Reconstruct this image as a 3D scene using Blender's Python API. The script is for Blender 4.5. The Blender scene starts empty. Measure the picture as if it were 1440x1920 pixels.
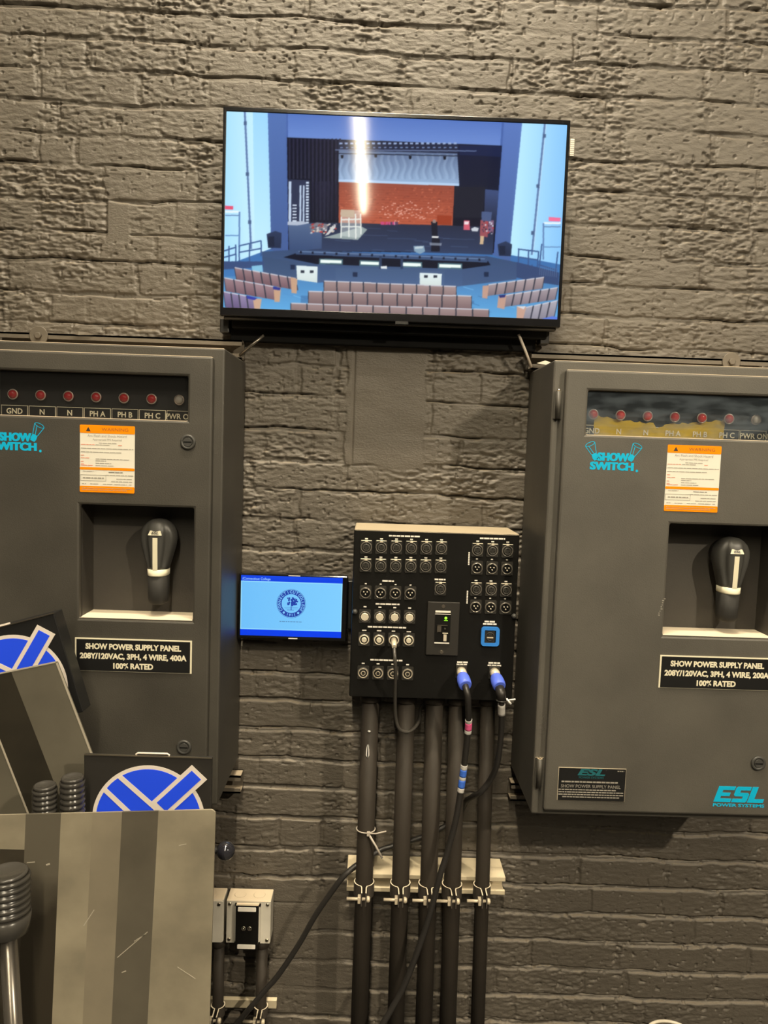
import bpy, bmesh, math, random
import numpy as np
from mathutils import Matrix, Vector

random.seed(7)
PI = math.pi
SC = bpy.context.scene
COL = SC.collection

# ------------------------------------------------------------------ camera
cam_d = bpy.data.cameras.new('camera')
cam_d.sensor_fit = 'VERTICAL'
cam_d.sensor_height = 24.0
cam_d.lens = 1442.0 / 1920.0 * 24.0
cam_d.clip_start = 0.02
cam = bpy.data.objects.new('camera', cam_d)
COL.objects.link(cam)
cam.matrix_world = Matrix(((0.99936, -0.03253, -0.01457, 0.0),
                           (-0.01189, 0.08105, -0.99664, -1.74),
                           (0.03360, 0.99618, 0.08061, 1.5),
                           (0, 0, 0, 1)))
SC.camera = cam

# ------------------------------------------------------------------ view / world
SC.view_settings.view_transform = 'Standard'
SC.view_settings.look = 'None'
SC.view_settings.exposure = 0.0
SC.view_settings.gamma = 1.0
SC.view_settings.use_curve_mapping = False
world = bpy.data.worlds.new('room_ambient')
world.use_nodes = True
world.node_tree.nodes['Background'].inputs[0].default_value = (1.0, 0.80, 0.56, 1)
world.node_tree.nodes['Background'].inputs[1].default_value = 0.025
SC.world = world
SC.cycles.max_bounces = 8
SC.cycles.sample_clamp_indirect = 4.0

WARM = (1.0, 0.86, 0.64)
TUBE_STRENGTH = 330.0        # radiance of the ceiling strip light above the camera
KEY_POWER = 165.0           # work light at the upper right
WASH_POWER = 130.0         # wall washer near the ceiling
FILL_POWER = 3.0           # unseen fill light added behind the camera

# work light high to the right: sharp diagonal shadows beside the right cabinet
ld = bpy.data.lights.new('stage_work_light', 'SPOT')
ld.energy = KEY_POWER * 4
ld.color = WARM
ld.shadow_soft_size = 0.06
ld.spot_size = math.radians(64)
ld.spot_blend = 1.0
lo = bpy.data.objects.new('stage_work_light', ld)
COL.objects.link(lo)
lo.location = (2.9, -3.9, 3.75)
lo.rotation_euler = (Vector((0.65, 0, 1.0)) - Vector(lo.location)).to_track_quat('-Z', 'Y').to_euler()

ad = bpy.data.lights.new('fill_light', 'AREA')  # soft fill added behind the camera, with no fixture
ad.energy = FILL_POWER
ad.color = WARM
ad.shape = 'RECTANGLE'
ad.size, ad.size_y = 1.2, 2.4
ao = bpy.data.objects.new('fill_light', ad)
COL.objects.link(ao)
ao.location = (0.1, -3.6, 3.6)
ao.rotation_euler = (Vector((0, 0, 1.3)) - Vector(ao.location)).to_track_quat('-Z', 'Y').to_euler()

# wall washer high over the wall: steep light that rakes the bricks from above
wd = bpy.data.lights.new('wall_wash_light', 'AREA')
wd.energy = WASH_POWER
wd.color = WARM
wd.shape = 'RECTANGLE'
wd.size, wd.size_y = 0.9, 0.10
wo = bpy.data.objects.new('wall_wash_light', wd)
COL.objects.link(wo)
wo.location = (0.0, -0.9, 4.4)
wo.rotation_euler = (math.radians(20), 0, 0)

# ------------------------------------------------------------------ materials
def newmat(name):
    m = bpy.data.materials.new(name)
    m.use_nodes = True
    nt = m.node_tree
    return m, nt, nt.nodes['Principled BSDF'], nt.nodes, nt.links


def srgb(r, g, b):
    f = lambda c: (c / 255 / 12.92) if c / 255 <= 0.04045 else ((c / 255 + 0.055) / 1.055) ** 2.4
    return (f(r), f(g), f(b), 1)


def simple(name, col, rough=0.5, metal=0.0, emit=None, estr=1.0, noise=0.0, nscale=60.0, bump=0.0,
           coat=0.0, spec=0.5):
    m, nt, b, N, L = newmat(name)
    b.inputs['Base Color'].default_value = col
    b.inputs['Roughness'].default_value = rough
    b.inputs['Metallic'].default_value = metal
    b.inputs['Specular IOR Level'].default_value = spec
    b.inputs['Coat Weight'].default_value = coat
    if emit:
        b.inputs['Emission Color'].default_value = emit
        b.inputs['Emission Strength'].default_value = estr
    if noise or bump:
        tc = N.new('ShaderNodeTexCoord')
        nz = N.new('ShaderNodeTexNoise')
        nz.inputs['Scale'].default_value = nscale
        nz.inputs['Detail'].default_value = 6
        L.new(tc.outputs['Object'], nz.inputs['Vector'])
        if noise:
            mp = N.new('ShaderNodeMapRange')
            mp.inputs['From Min'].default_value = 0.3
            mp.inputs['From Max'].default_value = 0.7
            mp.inputs['To Min'].default_value = 1 - noise
            mp.inputs['To Max'].default_value = 1 + noise
            L.new(nz.outputs['Fac'], mp.inputs['Value'])
            mx = N.new('ShaderNodeVectorMath')
            mx.operation = 'SCALE'
            mx.inputs[0].default_value = col[:3]
            L.new(mp.outputs['Result'], mx.inputs['Scale'])
            L.new(mx.outputs['Vector'], b.inputs['Base Color'])
        if bump:
            bp = N.new('ShaderNodeBump')
            bp.inputs['Strength'].default_value = bump
            bp.inputs['Distance'].default_value = 0.001
            L.new(nz.outputs['Fac'], bp.inputs['Height'])
            L.new(bp.outputs['Normal'], b.inputs['Normal'])
    return m


def dusty(name, col, dust, rough=0.5, nscale=90.0, bump=0.15, amount=1.0, noise=0.15, spec=0.5):
    """paint with settled dust on the faces that look up"""
    m, nt, b, N, L = newmat(name)
    b.inputs['Roughness'].default_value = rough
    b.inputs['Specular IOR Level'].default_value = spec
    tc = N.new('ShaderNodeTexCoord')
    nz = N.new('ShaderNodeTexNoise')
    nz.inputs['Scale'].default_value = nscale
    nz.inputs['Detail'].default_value = 5
    L.new(tc.outputs['Object'], nz.inputs['Vector'])
    big = N.new('ShaderNodeTexNoise')
    big.inputs['Scale'].default_value = 7
    big.inputs['Detail'].default_value = 4
    L.new(tc.outputs['Object'], big.inputs['Vector'])
    geo = N.new('ShaderNodeNewGeometry')
    sp = N.new('ShaderNodeSeparateXYZ')
    L.new(geo.outputs['True Normal'], sp.inputs[0])
    up = N.new('ShaderNodeMapRange')
    up.inputs['From Min'].default_value = 0.55
    up.inputs['From Max'].default_value = 0.95
    up.inputs['To Max'].default_value = amount
    L.new(sp.outputs['Z'], up.inputs['Value'])
    mp = N.new('ShaderNodeMapRange')
    mp.inputs['From Min'].default_value = 0.3
    mp.inputs['From Max'].default_value = 0.7
    mp.inputs['To Min'].default_value = 1 - noise
    mp.inputs['To Max'].default_value = 1 + noise
    L.new(big.outputs['Fac'], mp.inputs['Value'])
    sc = N.new('ShaderNodeVectorMath')
    sc.operation = 'SCALE'
    sc.inputs[0].default_value = col[:3]
    L.new(mp.outputs['Result'], sc.inputs['Scale'])
    mix = N.new('ShaderNodeMix')
    mix.data_type = 'RGBA'
    L.new(up.outputs['Result'], mix.inputs['Factor'])
    L.new(sc.outputs['Vector'], mix.inputs['A'])
    mix.inputs['B'].default_value = dust
    L.new(mix.outputs['Result'], b.inputs['Base Color'])
    bp = N.new('ShaderNodeBump')
    bp.inputs['Strength'].default_value = bump
    bp.inputs['Distance'].default_value = 0.001
    L.new(nz.outputs['Fac'], bp.inputs['Height'])
    L.new(bp.outputs['Normal'], b.inputs['Normal'])
    return m


DUST = (0.42, 0.34, 0.24, 1)
M = {}
M['cab'] = dusty('black_textured_enamel', (0.048, 0.044, 0.036, 1), DUST, 0.50, 420, 0.35, 0.9, 0.22)
M['cabpale'] = dusty('pale_textured_enamel', (0.078, 0.072, 0.060, 1), DUST, 0.55, 420, 0.35, 0.9, 0.16)  # same enamel in a paler tone, used on the right cabinet
M['cabdark'] = dusty('recess_enamel', (0.040, 0.036, 0.030, 1), (0.80, 0.69, 0.53, 1), 0.55, 300, 0.25, 1.0, 0.2)
M['panel'] = dusty('black_panel_enamel', (0.006, 0.0057, 0.005, 1), (0.46, 0.385, 0.27, 1), 0.5, 300, 0.1, 1.0, 0.12, 0.14)
M['plate_dark'] = simple('dark_grey_plate', (0.024, 0.022, 0.019, 1), 0.5, spec=0.3)
M['black'] = simple('black_plastic', (0.012, 0.012, 0.012, 1), 0.35)
M['gloss'] = simple('gloss_black_plastic', (0.006, 0.006, 0.007, 1), 0.08)
M['bezel'] = simple('television_bezel', (0.006, 0.006, 0.007, 1), 0.2, spec=0.25)
M['matte'] = simple('matte_black', (0.006, 0.006, 0.006, 1), 0.85, spec=0.1)
M['socket'] = simple('socket_black', (0.026, 0.0245, 0.021, 1), 0.36)
M['socket_ring'] = simple('socket_grey_ring', (0.11, 0.10, 0.085, 1), 0.28)
M['steel'] = simple('bare_steel', (0.62, 0.56, 0.46, 1), 0.28, 1.0)
M['nickel'] = simple('nickel_contacts', (0.80, 0.72, 0.56, 1), 0.3, 0.35)
M['galv'] = dusty('galvanised_steel', (0.52, 0.49, 0.42, 1), (0.66, 0.55, 0.40, 1), 0.32, 60, 0.05, 1.0, 0.2)
M['strut'] = dusty('dusty_strut_paint', (0.50, 0.43, 0.30, 1), (0.80, 0.69, 0.49, 1), 0.6, 80, 0.2, 1.0, 0.2)
M['rail'] = dusty('dusty_rail_paint', (0.10, 0.085, 0.065, 1), (0.40, 0.33, 0.24, 1), 0.6, 80, 0.2, 1.0, 0.2)
M['pipe'] = simple('brown_black_pipe_paint', (0.030, 0.0245, 0.019, 1), 0.62, noise=0.15, nscale=14, spec=0.25)
M['clamp'] = simple('dusty_clamp_metal', (0.58, 0.50, 0.37, 1), 0.45, 0.2)
M['clampside'] = dusty('dusty_painted_clamp', (0.05, 0.042, 0.034, 1), (0.72, 0.63, 0.47, 1), 0.5, 80, 0.1, 1.0, 0.2)
M['white'] = simple('white_print', (0.78, 0.74, 0.66, 1), 0.6)
M['cream'] = simple('cream_plastic', (0.74, 0.69, 0.52, 1), 0.45)
M['orange'] = simple('orange_label_print', (0.92, 0.26, 0.003, 1), 0.5, spec=0.1)
M['paper'] = simple('white_label_paper', (0.72, 0.69, 0.60, 1), 0.6, spec=0.2)
M['ink'] = simple('grey_ink', (0.30, 0.28, 0.24, 1), 0.6)
M['dark_ink'] = simple('dark_ink', (0.03, 0.025, 0.02, 1), 0.6)
M['brown_ink'] = simple('brown_ink', (0.30, 0.10, 0.01, 1), 0.6)
M['red_ink'] = simple('red_ink', (0.75, 0.25, 0.16, 1), 0.6)
M['cyan'] = simple('cyan_print', (0.004, 0.40, 0.66, 1), 0.5, spec=0.2)
M['cyan_dim'] = simple('dark_cyan_print', (0.01, 0.11, 0.13, 1), 0.5)
M['plate'] = simple('engraved_black_plate', (0.008, 0.008, 0.008, 1), 0.4)
M['redlamp'] = simple('red_lamp_lens', (0.33, 0.012, 0.014, 1), 0.14, coat=0.5)
M['redlamp2'] = simple('bright_red_lamp_lens', (0.62, 0.03, 0.022, 1), 0.14, coat=0.5)
M['whitelamp'] = simple('white_lamp_lens', (0.55, 0.52, 0.48, 1), 0.2)
M['lampring'] = simple('lamp_bezel', (0.55, 0.46, 0.40, 1), 0.3, 0.5)
M['handle'] = simple('handle_grey_black', (0.050, 0.049, 0.045, 1), 0.42)
M['grip_matte'] = simple('matte_grip_rubber', (0.022, 0.021, 0.019, 1), 0.65, spec=0.25)
M['blue'] = simple('powercon_blue', (0.10, 0.17, 0.80, 1), 0.4)
M['ringblue'] = simple('blue_frame_plastic', (0.03, 0.20, 0.62, 1), 0.4)
M['cable'] = simple('black_cable_jacket', (0.022, 0.020, 0.018, 1), 0.42)
M['graycable'] = simple('grey_black_cable_jacket', (0.06, 0.055, 0.048, 1), 0.35)
M['pink'] = simple('pink_tape', (0.80, 0.12, 0.30, 1), 0.5)
M['bluetape'] = simple('blue_tape', (0.05, 0.16, 0.68, 1), 0.5)
M['greytape'] = simple('white_tape', (0.55, 0.53, 0.50, 1), 0.5)
M['tie'] = simple('pale_cable_tie', (0.45, 0.40, 0.34, 1), 0.45)
M['whitetie'] = simple('white_cable_tie', (0.80, 0.78, 0.74, 1), 0.4)
M['emblue'] = simple('emblem_blue', (0.016, 0.075, 0.92, 1), 0.45)
M['emwhite'] = simple('emblem_white', (0.72, 0.65, 0.58, 1), 0.5)
M['sheet'] = simple('scuffed_grey_sheet', (0.255, 0.225, 0.163, 1), 0.5, noise=0.24, nscale=11, spec=0.3)
M['sheetd'] = simple('darker_sheet_stripe', (0.105, 0.093, 0.070, 1), 0.5, noise=0.2, nscale=8, spec=0.3)
M['sheet_mid'] = simple('mid_sheet_stripe', (0.218, 0.190, 0.138, 1), 0.5, noise=0.16, nscale=9, spec=0.3)
M['sheet_low'] = simple('dark_sheet_foot', (0.040, 0.034, 0.024, 1), 0.5, noise=0.5, nscale=12, spec=0.3)  # very dark lower part of the sheet's left columns
def darker_low(name, top, zc):  # colour turns darker towards the bottom, with a noisy edge
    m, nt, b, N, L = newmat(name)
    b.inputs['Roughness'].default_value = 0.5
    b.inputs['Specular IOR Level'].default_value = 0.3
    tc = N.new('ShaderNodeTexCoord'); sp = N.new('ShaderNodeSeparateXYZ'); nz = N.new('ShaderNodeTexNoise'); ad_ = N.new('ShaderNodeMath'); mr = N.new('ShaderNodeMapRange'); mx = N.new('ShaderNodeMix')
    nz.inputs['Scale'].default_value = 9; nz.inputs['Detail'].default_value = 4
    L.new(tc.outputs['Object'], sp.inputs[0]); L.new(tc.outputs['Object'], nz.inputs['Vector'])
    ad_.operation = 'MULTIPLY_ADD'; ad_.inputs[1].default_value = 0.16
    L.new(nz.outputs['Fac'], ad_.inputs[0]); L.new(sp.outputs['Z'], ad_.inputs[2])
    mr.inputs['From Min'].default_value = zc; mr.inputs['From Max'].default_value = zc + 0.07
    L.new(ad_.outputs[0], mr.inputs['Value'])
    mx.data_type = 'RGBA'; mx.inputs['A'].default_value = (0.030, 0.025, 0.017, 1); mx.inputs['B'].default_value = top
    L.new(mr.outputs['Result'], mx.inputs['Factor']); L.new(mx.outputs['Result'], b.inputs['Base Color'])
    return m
M['sheetd_low'] = darker_low('stripe_darker_low', (0.105, 0.093, 0.070, 1), 0.80)
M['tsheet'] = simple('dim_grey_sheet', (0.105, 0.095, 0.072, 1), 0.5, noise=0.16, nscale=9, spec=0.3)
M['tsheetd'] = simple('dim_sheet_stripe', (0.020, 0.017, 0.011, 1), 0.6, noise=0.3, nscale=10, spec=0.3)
M['sheet_edge'] = simple('worn_sheet_edge', (0.40, 0.36, 0.29, 1), 0.4)
M['grip'] = simple('ribbed_black_rubber', (0.045, 0.042, 0.037, 1), 0.24)
M['pole'] = simple('satin_dark_pole', (0.16, 0.145, 0.125, 1), 0.25, 0.7)
M['ball'] = simple('polished_black_ball', (0.02, 0.02, 0.025, 1), 0.06, coat=1.0)
M['green'] = simple('green_led', (0.1, 0.5, 0.02, 1), 0.3, emit=(0.35, 1.0, 0.03, 1), estr=1.2)
M['amber'] = simple('rail_end_metal', (0.50, 0.44, 0.34, 1), 0.4, 0.3)
M['yellow'] = None
M['floor'] = simple('dark_stage_floor', (0.03, 0.027, 0.024, 1), 0.6, noise=0.3, nscale=5)
M['canrim'] = simple('pale_can_rim', (0.60, 0.55, 0.45, 1), 0.4)
M['can'] = simple('brown_can', (0.06, 0.05, 0.04, 1), 0.5)
M['lampwhite'] = simple('white_fixture_enamel', (0.7, 0.7, 0.68, 1), 0.5)
M['tube'] = simple('glowing_tube', (0.9, 0.85, 0.7, 1), 0.5, emit=(1.0, 0.86, 0.62, 1), estr=TUBE_STRENGTH)
M['cart'] = simple('black_cart_paint', (0.02, 0.02, 0.02, 1), 0.5)


def make_yellow():
    m, nt, b, N, L = newmat('translucent_yellow_layer')
    b.inputs['Base Color'].default_value = (0.85, 0.60, 0.02, 1)
    b.inputs['Roughness'].default_value = 0.35
    b.inputs['Alpha'].default_value = 0.62
    return m


def make_glass(name, tint, alpha, rough):
    m, nt, b, N, L = newmat(name)
    b.inputs['Base Color'].default_value = tint
    b.inputs['Roughness'].default_value = rough
    b.inputs['Alpha'].default_value = alpha
    b.inputs['Specular IOR Level'].default_value = 0.6
    return m


M['yellow'] = make_yellow()
M['pane'] = make_glass('clear_window_pane', (0.05, 0.05, 0.05, 1), 0.10, 0.05)
M['bluepane'] = make_glass('reflection_smudge_pane', (0.14, 0.17, 0.20, 1), 0.22, 0.10)  # bluish reflection haze painted into the pane, streaked with smudges
_nt = M['bluepane'].node_tree
_tc = _nt.nodes.new('ShaderNodeTexCoord'); _mp = _nt.nodes.new('ShaderNodeMapping'); _nz = _nt.nodes.new('ShaderNodeTexNoise'); _mr = _nt.nodes.new('ShaderNodeMapRange')
_mp.inputs['Scale'].default_value = (9, 9, 30); _nz.inputs['Detail'].default_value = 6; _nz.inputs['Scale'].default_value = 1.4
_mr.inputs['From Min'].default_value = 0.42; _mr.inputs['From Max'].default_value = 0.72; _mr.inputs['To Min'].default_value = 0.08; _mr.inputs['To Max'].default_value = 0.42
_nt.links.new(_tc.outputs['Object'], _mp.inputs['Vector']); _nt.links.new(_mp.outputs['Vector'], _nz.inputs['Vector']); _nt.links.new(_nz.outputs['Fac'], _mr.inputs['Value'])
_nt.links.new(_mr.outputs['Result'], _nt.nodes['Principled BSDF'].inputs['Alpha'])


def make_attr_screen(name, strength, rough, spec):
    m, nt, b, N, L = newmat(name)
    at = N.new('ShaderNodeAttribute')
    at.attribute_name = 'picture'
    b.inputs['Base Color'].default_value = (0.004, 0.004, 0.005, 1)
    b.inputs['Roughness'].default_value = rough
    b.inputs['Specular IOR Level'].default_value = spec
    L.new(at.outputs['Color'], b.inputs['Emission Color'])
    b.inputs['Emission Strength'].default_value = strength
    return m


M['tvscreen'] = make_attr_screen('television_picture', 1.0, 0.05, 0.13)
M['tabscreen'] = make_attr_screen('tablet_picture', 1.0, 0.15, 0.3)
M['tabtext'] = simple('tablet_white_text', (0, 0, 0, 1), 0.5, emit=srgb(150, 200, 255), estr=1.0)
M['tabink'] = simple('tablet_blue_ink', (0, 0, 0, 1), 0.5, emit=srgb(18, 60, 165), estr=1.0)
M['tabpale'] = simple('tablet_pale_ink', (0, 0, 0, 1), 0.5, emit=srgb(125, 195, 250), estr=1.0)
M['tabgrey'] = simple('tablet_grey_ink', (0, 0, 0, 1), 0.5, emit=srgb(80, 130, 175), estr=1.0)


def make_brick_paint():
    m, nt, b, N, L = newmat('dark_painted_brick')
    tc = N.new('ShaderNodeTexCoord')
    big = N.new('ShaderNodeTexNoise')
    big.inputs['Scale'].default_value = 5
    big.inputs['Detail'].default_value = 5
    L.new(tc.outputs['Object'], big.inputs['Vector'])
    mp = N.new('ShaderNodeMapping')
    mp.inputs['Scale'].default_value = (1.0, 1.0, 2.2)
    L.new(tc.outputs['Object'], mp.inputs['Vector'])
    fine = N.new('ShaderNodeTexNoise')
    fine.inputs['Scale'].default_value = 170
    fine.inputs['Detail'].default_value = 7
    fine.inputs['Roughness'].default_value = 0.62
    L.new(mp.outputs['Vector'], fine.inputs['Vector'])
    cr = N.new('ShaderNodeMix')
    cr.data_type = 'RGBA'
    cr.inputs['A'].default_value = (0.080, 0.069, 0.055, 1)
    cr.inputs['B'].default_value = (0.108, 0.094, 0.075, 1)
    L.new(big.outputs['Fac'], cr.inputs['Factor'])
    L.new(cr.outputs['Result'], b.inputs['Base Color'])
    b.inputs['Roughness'].default_value = 0.46
    geo = N.new('ShaderNodeNewGeometry')
    sp = N.new('ShaderNodeSeparateXYZ')
    L.new(geo.outputs['Normal'], sp.inputs[0])
    up = N.new('ShaderNodeMapRange')
    up.inputs['From Min'].default_value = 0.45
    up.inputs['From Max'].default_value = 0.85
    up.inputs['To Max'].default_value = 0.45
    L.new(sp.outputs['Z'], up.inputs['Value'])
    du = N.new('ShaderNodeMix')
    du.data_type = 'RGBA'
    L.new(up.outputs['Result'], du.inputs['Factor'])
    L.new(cr.outputs['Result'], du.inputs['A'])
    du.inputs['B'].default_value = (0.34, 0.28, 0.20, 1)
    L.new(du.outputs['Result'], b.inputs['Base Color'])
    bp = N.new('ShaderNodeBump')
    bp.inputs['Strength'].default_value = 0.8
    bp.inputs['Distance'].default_value = 0.0016
    L.new(fine.outputs['Fac'], bp.inputs['Height'])
    L.new(bp.outputs['Normal'], b.inputs['Normal'])
    return m


M['brick'] = make_brick_paint()


# ------------------------------------------------------------------ mesh tools
class MB:
    """collects shapes for ONE mesh object (world coordinates)"""

    def __init__(self):
        self.v, self.f, self.m, self.s = [], [], [], []

    def add(self, vs, fs, mi=0, smooth=False):
        o = len(self.v)
        self.v += [tuple(p) for p in vs]
        for f in fs:
            self.f.append([o + i for i in f])
            self.m.append(mi)
            self.s.append(smooth)
        return self

    def box(self, x0, x1, y0, y1, z0, z1, mi=0):
        vs = [(x, y, z) for z in (z0, z1) for y in (y0, y1) for x in (x0, x1)]
        fs = [(0, 2, 3, 1), (4, 5, 7, 6), (0, 1, 5, 4), (2, 6, 7, 3), (0, 4, 6, 2), (1, 3, 7, 5)]
        return self.add(vs, fs, mi)

    def prism(self, pts, y0, y1, mi=0):
        """polygon in xz extruded from y0 (front) to y1 (back)"""
        a = sum(pts[i][0] * pts[(i + 1) % len(pts)][1] - pts[(i + 1) % len(pts)][0] * pts[i][1] for i in range(len(pts)))
        if a < 0:
            pts = pts[::-1]
        n = len(pts)
        vs = [(x, y0, z) for x, z in pts] + [(x, y1, z) for x, z in pts]
        fs = [tuple(range(n)), tuple(range(2 * n - 1, n - 1, -1))]
        fs += [(i, n + i, n + (i + 1) % n, (i + 1) % n) for i in range(n)]
        return self.add(vs, fs, mi)

    def rings(self, rings, mi=0, smooth=True, cap=True, closed=False):
        n = len(rings[0])
        vs = [p for r in rings for p in r]
        fs = []
        k = len(rings)
        for i in range(k if closed else k - 1):
            for j in range(n):
                a, b = i * n, ((i + 1) % k) * n
                fs.append((a + j, a + (j + 1) % n, b + (j + 1) % n, b + j))
        o = len(self.v)
        self.add(vs, fs, mi, smooth)
        if cap and not closed:
            self.f.append([o + j for j in range(n)][::-1]); self.m.append(mi); self.s.append(False)
            self.f.append([o + (k - 1) * n + j for j in range(n)]); self.m.append(mi); self.s.append(False)
        return self

    def tube(self, pts, r, n=12, mi=0, cap=True):
        pts = [Vector(p) for p in pts]
        rs = r if isinstance(r, (list, tuple)) else [r] * len(pts)
        t0 = (pts[1] - pts[0]).normalized()
        ref = Vector((0, 1, 0)) if abs(t0.y) < 0.9 else Vector((1, 0, 0))
        u = t0.cross(ref).normalized()
        rings = []
        for i, p in enumerate(pts):
            t = (pts[min(i + 1, len(pts) - 1)] - pts[max(i - 1, 0)]).normalized()
            u = (u - t * u.dot(t)).normalized()
            w = t.cross(u)
            rings.append([tuple(p + (u * math.cos(2 * PI * j / n) + w * math.sin(2 * PI * j / n)) * rs[i]) for j in range(n)])
        return self.rings(rings, mi, True, cap)

    def lathe(self, c, prof, axis='z', n=24, mi=0, cap=True):
        """prof: (offset along axis, radius)"""
        rings = []
        for h, r in prof:
            ring = []
            for j in range(n):
                a = 2 * PI * j / n
                ca, sa = r * math.cos(a), r * math.sin(a)
                if axis == 'z':
                    ring.append((c[0] + ca, c[1] + sa, c[2] + h))
                elif axis == 'y':
                    ring.append((c[0] + ca, c[1] + h, c[2] + sa))
                else:
                    ring.append((c[0] + h, c[1] + ca, c[2] + sa))
            rings.append(ring)
        return self.rings(rings, mi, True, cap)

    def torus(self, c, R, r, axis='y', n=28, k=8, mi=0):
        rings = []
        for i in range(n):
            a = 2 * PI * i / n
            ring = []
            for j in range(k):
                b = 2 * PI * j / k
                d = R + r * math.cos(b)
                h = r * math.sin(b)
                if axis == 'y':
                    ring.append((c[0] + d * math.cos(a), c[1] + h, c[2] + d * math.sin(a)))
                else:
                    ring.append((c[0] + d * math.cos(a), c[1] + d * math.sin(a), c[2] + h))
            rings.append(ring)
        return self.rings(rings, mi, True, False, True)

    def holes(self, x0, x1, z0, z1, holes, y0, y1, mi=0):
        """plate between y0 (front) and y1 (back) with rectangular holes"""
        xs = sorted({x0, x1} | {h[0] for h in holes} | {h[1] for h in holes})
        zs = sorted({z0, z1} | {h[2] for h in holes} | {h[3] for h in holes})
        xs = [x for x in xs if x0 <= x <= x1]
        zs = [z for z in zs if z0 <= z <= z1]
        solid = {}
        for i in range(len(xs) - 1):
            for k in range(len(zs) - 1):
                cx, cz = (xs[i] + xs[i + 1]) / 2, (zs[k] + zs[k + 1]) / 2
                solid[i, k] = not any(h[0] < cx < h[1] and h[2] < cz < h[3] for h in holes)
        for (i, k), sld in solid.items():
            if not sld:
                continue
            a, b, c, d = xs[i], xs[i + 1], zs[k], zs[k + 1]
            self.add([(a, y0, c), (b, y0, c), (b, y0, d), (a, y0, d)], [(0, 1, 2, 3)], mi)
            self.add([(a, y1, c), (b, y1, c), (b, y1, d), (a, y1, d)], [(3, 2, 1, 0)], mi)
            for di, dk, q in ((-1, 0, [(a, y0, c), (a, y0, d), (a, y1, d), (a, y1, c)]),
                              (1, 0, [(b, y0, d), (b, y0, c), (b, y1, c), (b, y1, d)]),
                              (0, -1, [(b, y0, c), (a, y0, c), (a, y1, c), (b, y1, c)]),
                              (0, 1, [(a, y0, d), (b, y0, d), (b, y1, d), (a, y1, d)])):
                if not solid.get((i + di, k + dk), False):
                    self.add(q, [(0, 1, 2, 3)], mi)
        return self

    def move(self, fn):
        self.v = [tuple(fn(Vector(p))) for p in self.v]
        return self

    def join(self, o, mi=None):
        base = len(self.v)
        self.v += o.v
        for f, m, s in zip(o.f, o.m, o.s):
            self.f.append([base + i for i in f]); self.m.append(m if mi is None else mi); self.s.append(s)
        return self


ROOT = {}


def build(name, mb, mats, parent=None, bevel=0.0, weld=False):
    if not isinstance(mats, (list, tuple)):
        mats = [mats]
    off = Vector((0, 0, 0))
    if parent is not None:
        r = parent
        while r.parent is not None:
            r = r.parent
        off = ROOT.get(r.name, Vector((0, 0, 0)))
    me = bpy.data.meshes.new(name)
    me.from_pydata([tuple(Vector(p) - off) for p in mb.v], [], mb.f)
    for m in mats:
        me.materials.append(m)
    me.polygons.foreach_set('material_index', mb.m)
    me.polygons.foreach_set('use_smooth', mb.s)
    if weld:
        bm = bmesh.new(); bm.from_mesh(me)
        bmesh.ops.remove_doubles(bm, verts=bm.verts, dist=1e-6)
        bmesh.ops.dissolve_limit(bm, angle_limit=0.01, verts=bm.verts, edges=bm.edges)
        bm.to_mesh(me); bm.free()
    me.update()
    o = bpy.data.objects.new(name, me)
    COL.objects.link(o)
    if parent is not None:
        o.parent = parent
    else:
        ROOT[o.name] = Vector((0, 0, 0))
    if bevel:
        b = o.modifiers.new('bevel', 'BEVEL')
        b.width = bevel
        b.segments = 2
        b.limit_method = 'ANGLE'
        b.angle_limit = math.radians(40)
        b.harden_normals = False
    return o


def tag(o, label, cat, group=None):
    o['label'] = label
    o['category'] = cat
    if group:
        o['group'] = group
    return o


def thing(name, label, cat, loc, group=None):
    o = bpy.data.objects.new(name, None)
    o.empty_display_size = 0.05
    COL.objects.link(o)
    o.location = loc
    ROOT[o.name] = Vector(loc)
    return tag(o, label, cat, group)


def text_mb(s, x, y, z, size, mi=0, sx=1.0, align='CENTER', bold=0.0, depth=0.0003, rot=0.0, space=1.0, shear=0.0):
    """lettering standing in the xz plane, facing -y, centred at x,z"""
    cu = bpy.data.curves.new('lettering', 'FONT')
    cu.body = s
    cu.size = size
    cu.align_x = align
    cu.align_y = 'CENTER'
    cu.offset = bold
    cu.space_character = space
    cu.shear = shear
    cu.resolution_u = 3
    o = bpy.data.objects.new('lettering', cu)
    COL.objects.link(o)
    dg = bpy.context.evaluated_depsgraph_get()
    me = o.evaluated_get(dg).to_mesh()
    mb = MB()
    c, n = math.cos(rot), math.sin(rot)
    vs = []
    for v in me.vertices:
        a, b = v.co.x * sx, v.co.y
        vs.append((x + a * c - b * n, y, z + a * n + b * c))
    mb.add(vs, [tuple(p.vertices) for p in me.polygons], mi)
    o.evaluated_get(dg).to_mesh_clear()
    bpy.data.objects.remove(o)
    bpy.data.curves.remove(cu)
    return mb


def smooth_path(pts, per=8):
    """Catmull-Rom through the points"""
    P = [Vector(p) for p in pts]
    P = [P[0] * 2 - P[1]] + P + [P[-1] * 2 - P[-2]]
    out = []
    for i in range(1, len(P) - 2):
        for k in range(per):
            t = k / per
            a, b, c, d = P[i - 1], P[i], P[i + 1], P[i + 2]
            out.append(0.5 * ((2 * b) + (c - a) * t + (2 * a - 5 * b + 4 * c - d) * t * t + (-a + 3 * b - 3 * c + d) * t ** 3))
    out.append(P[-2])
    return out


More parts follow.
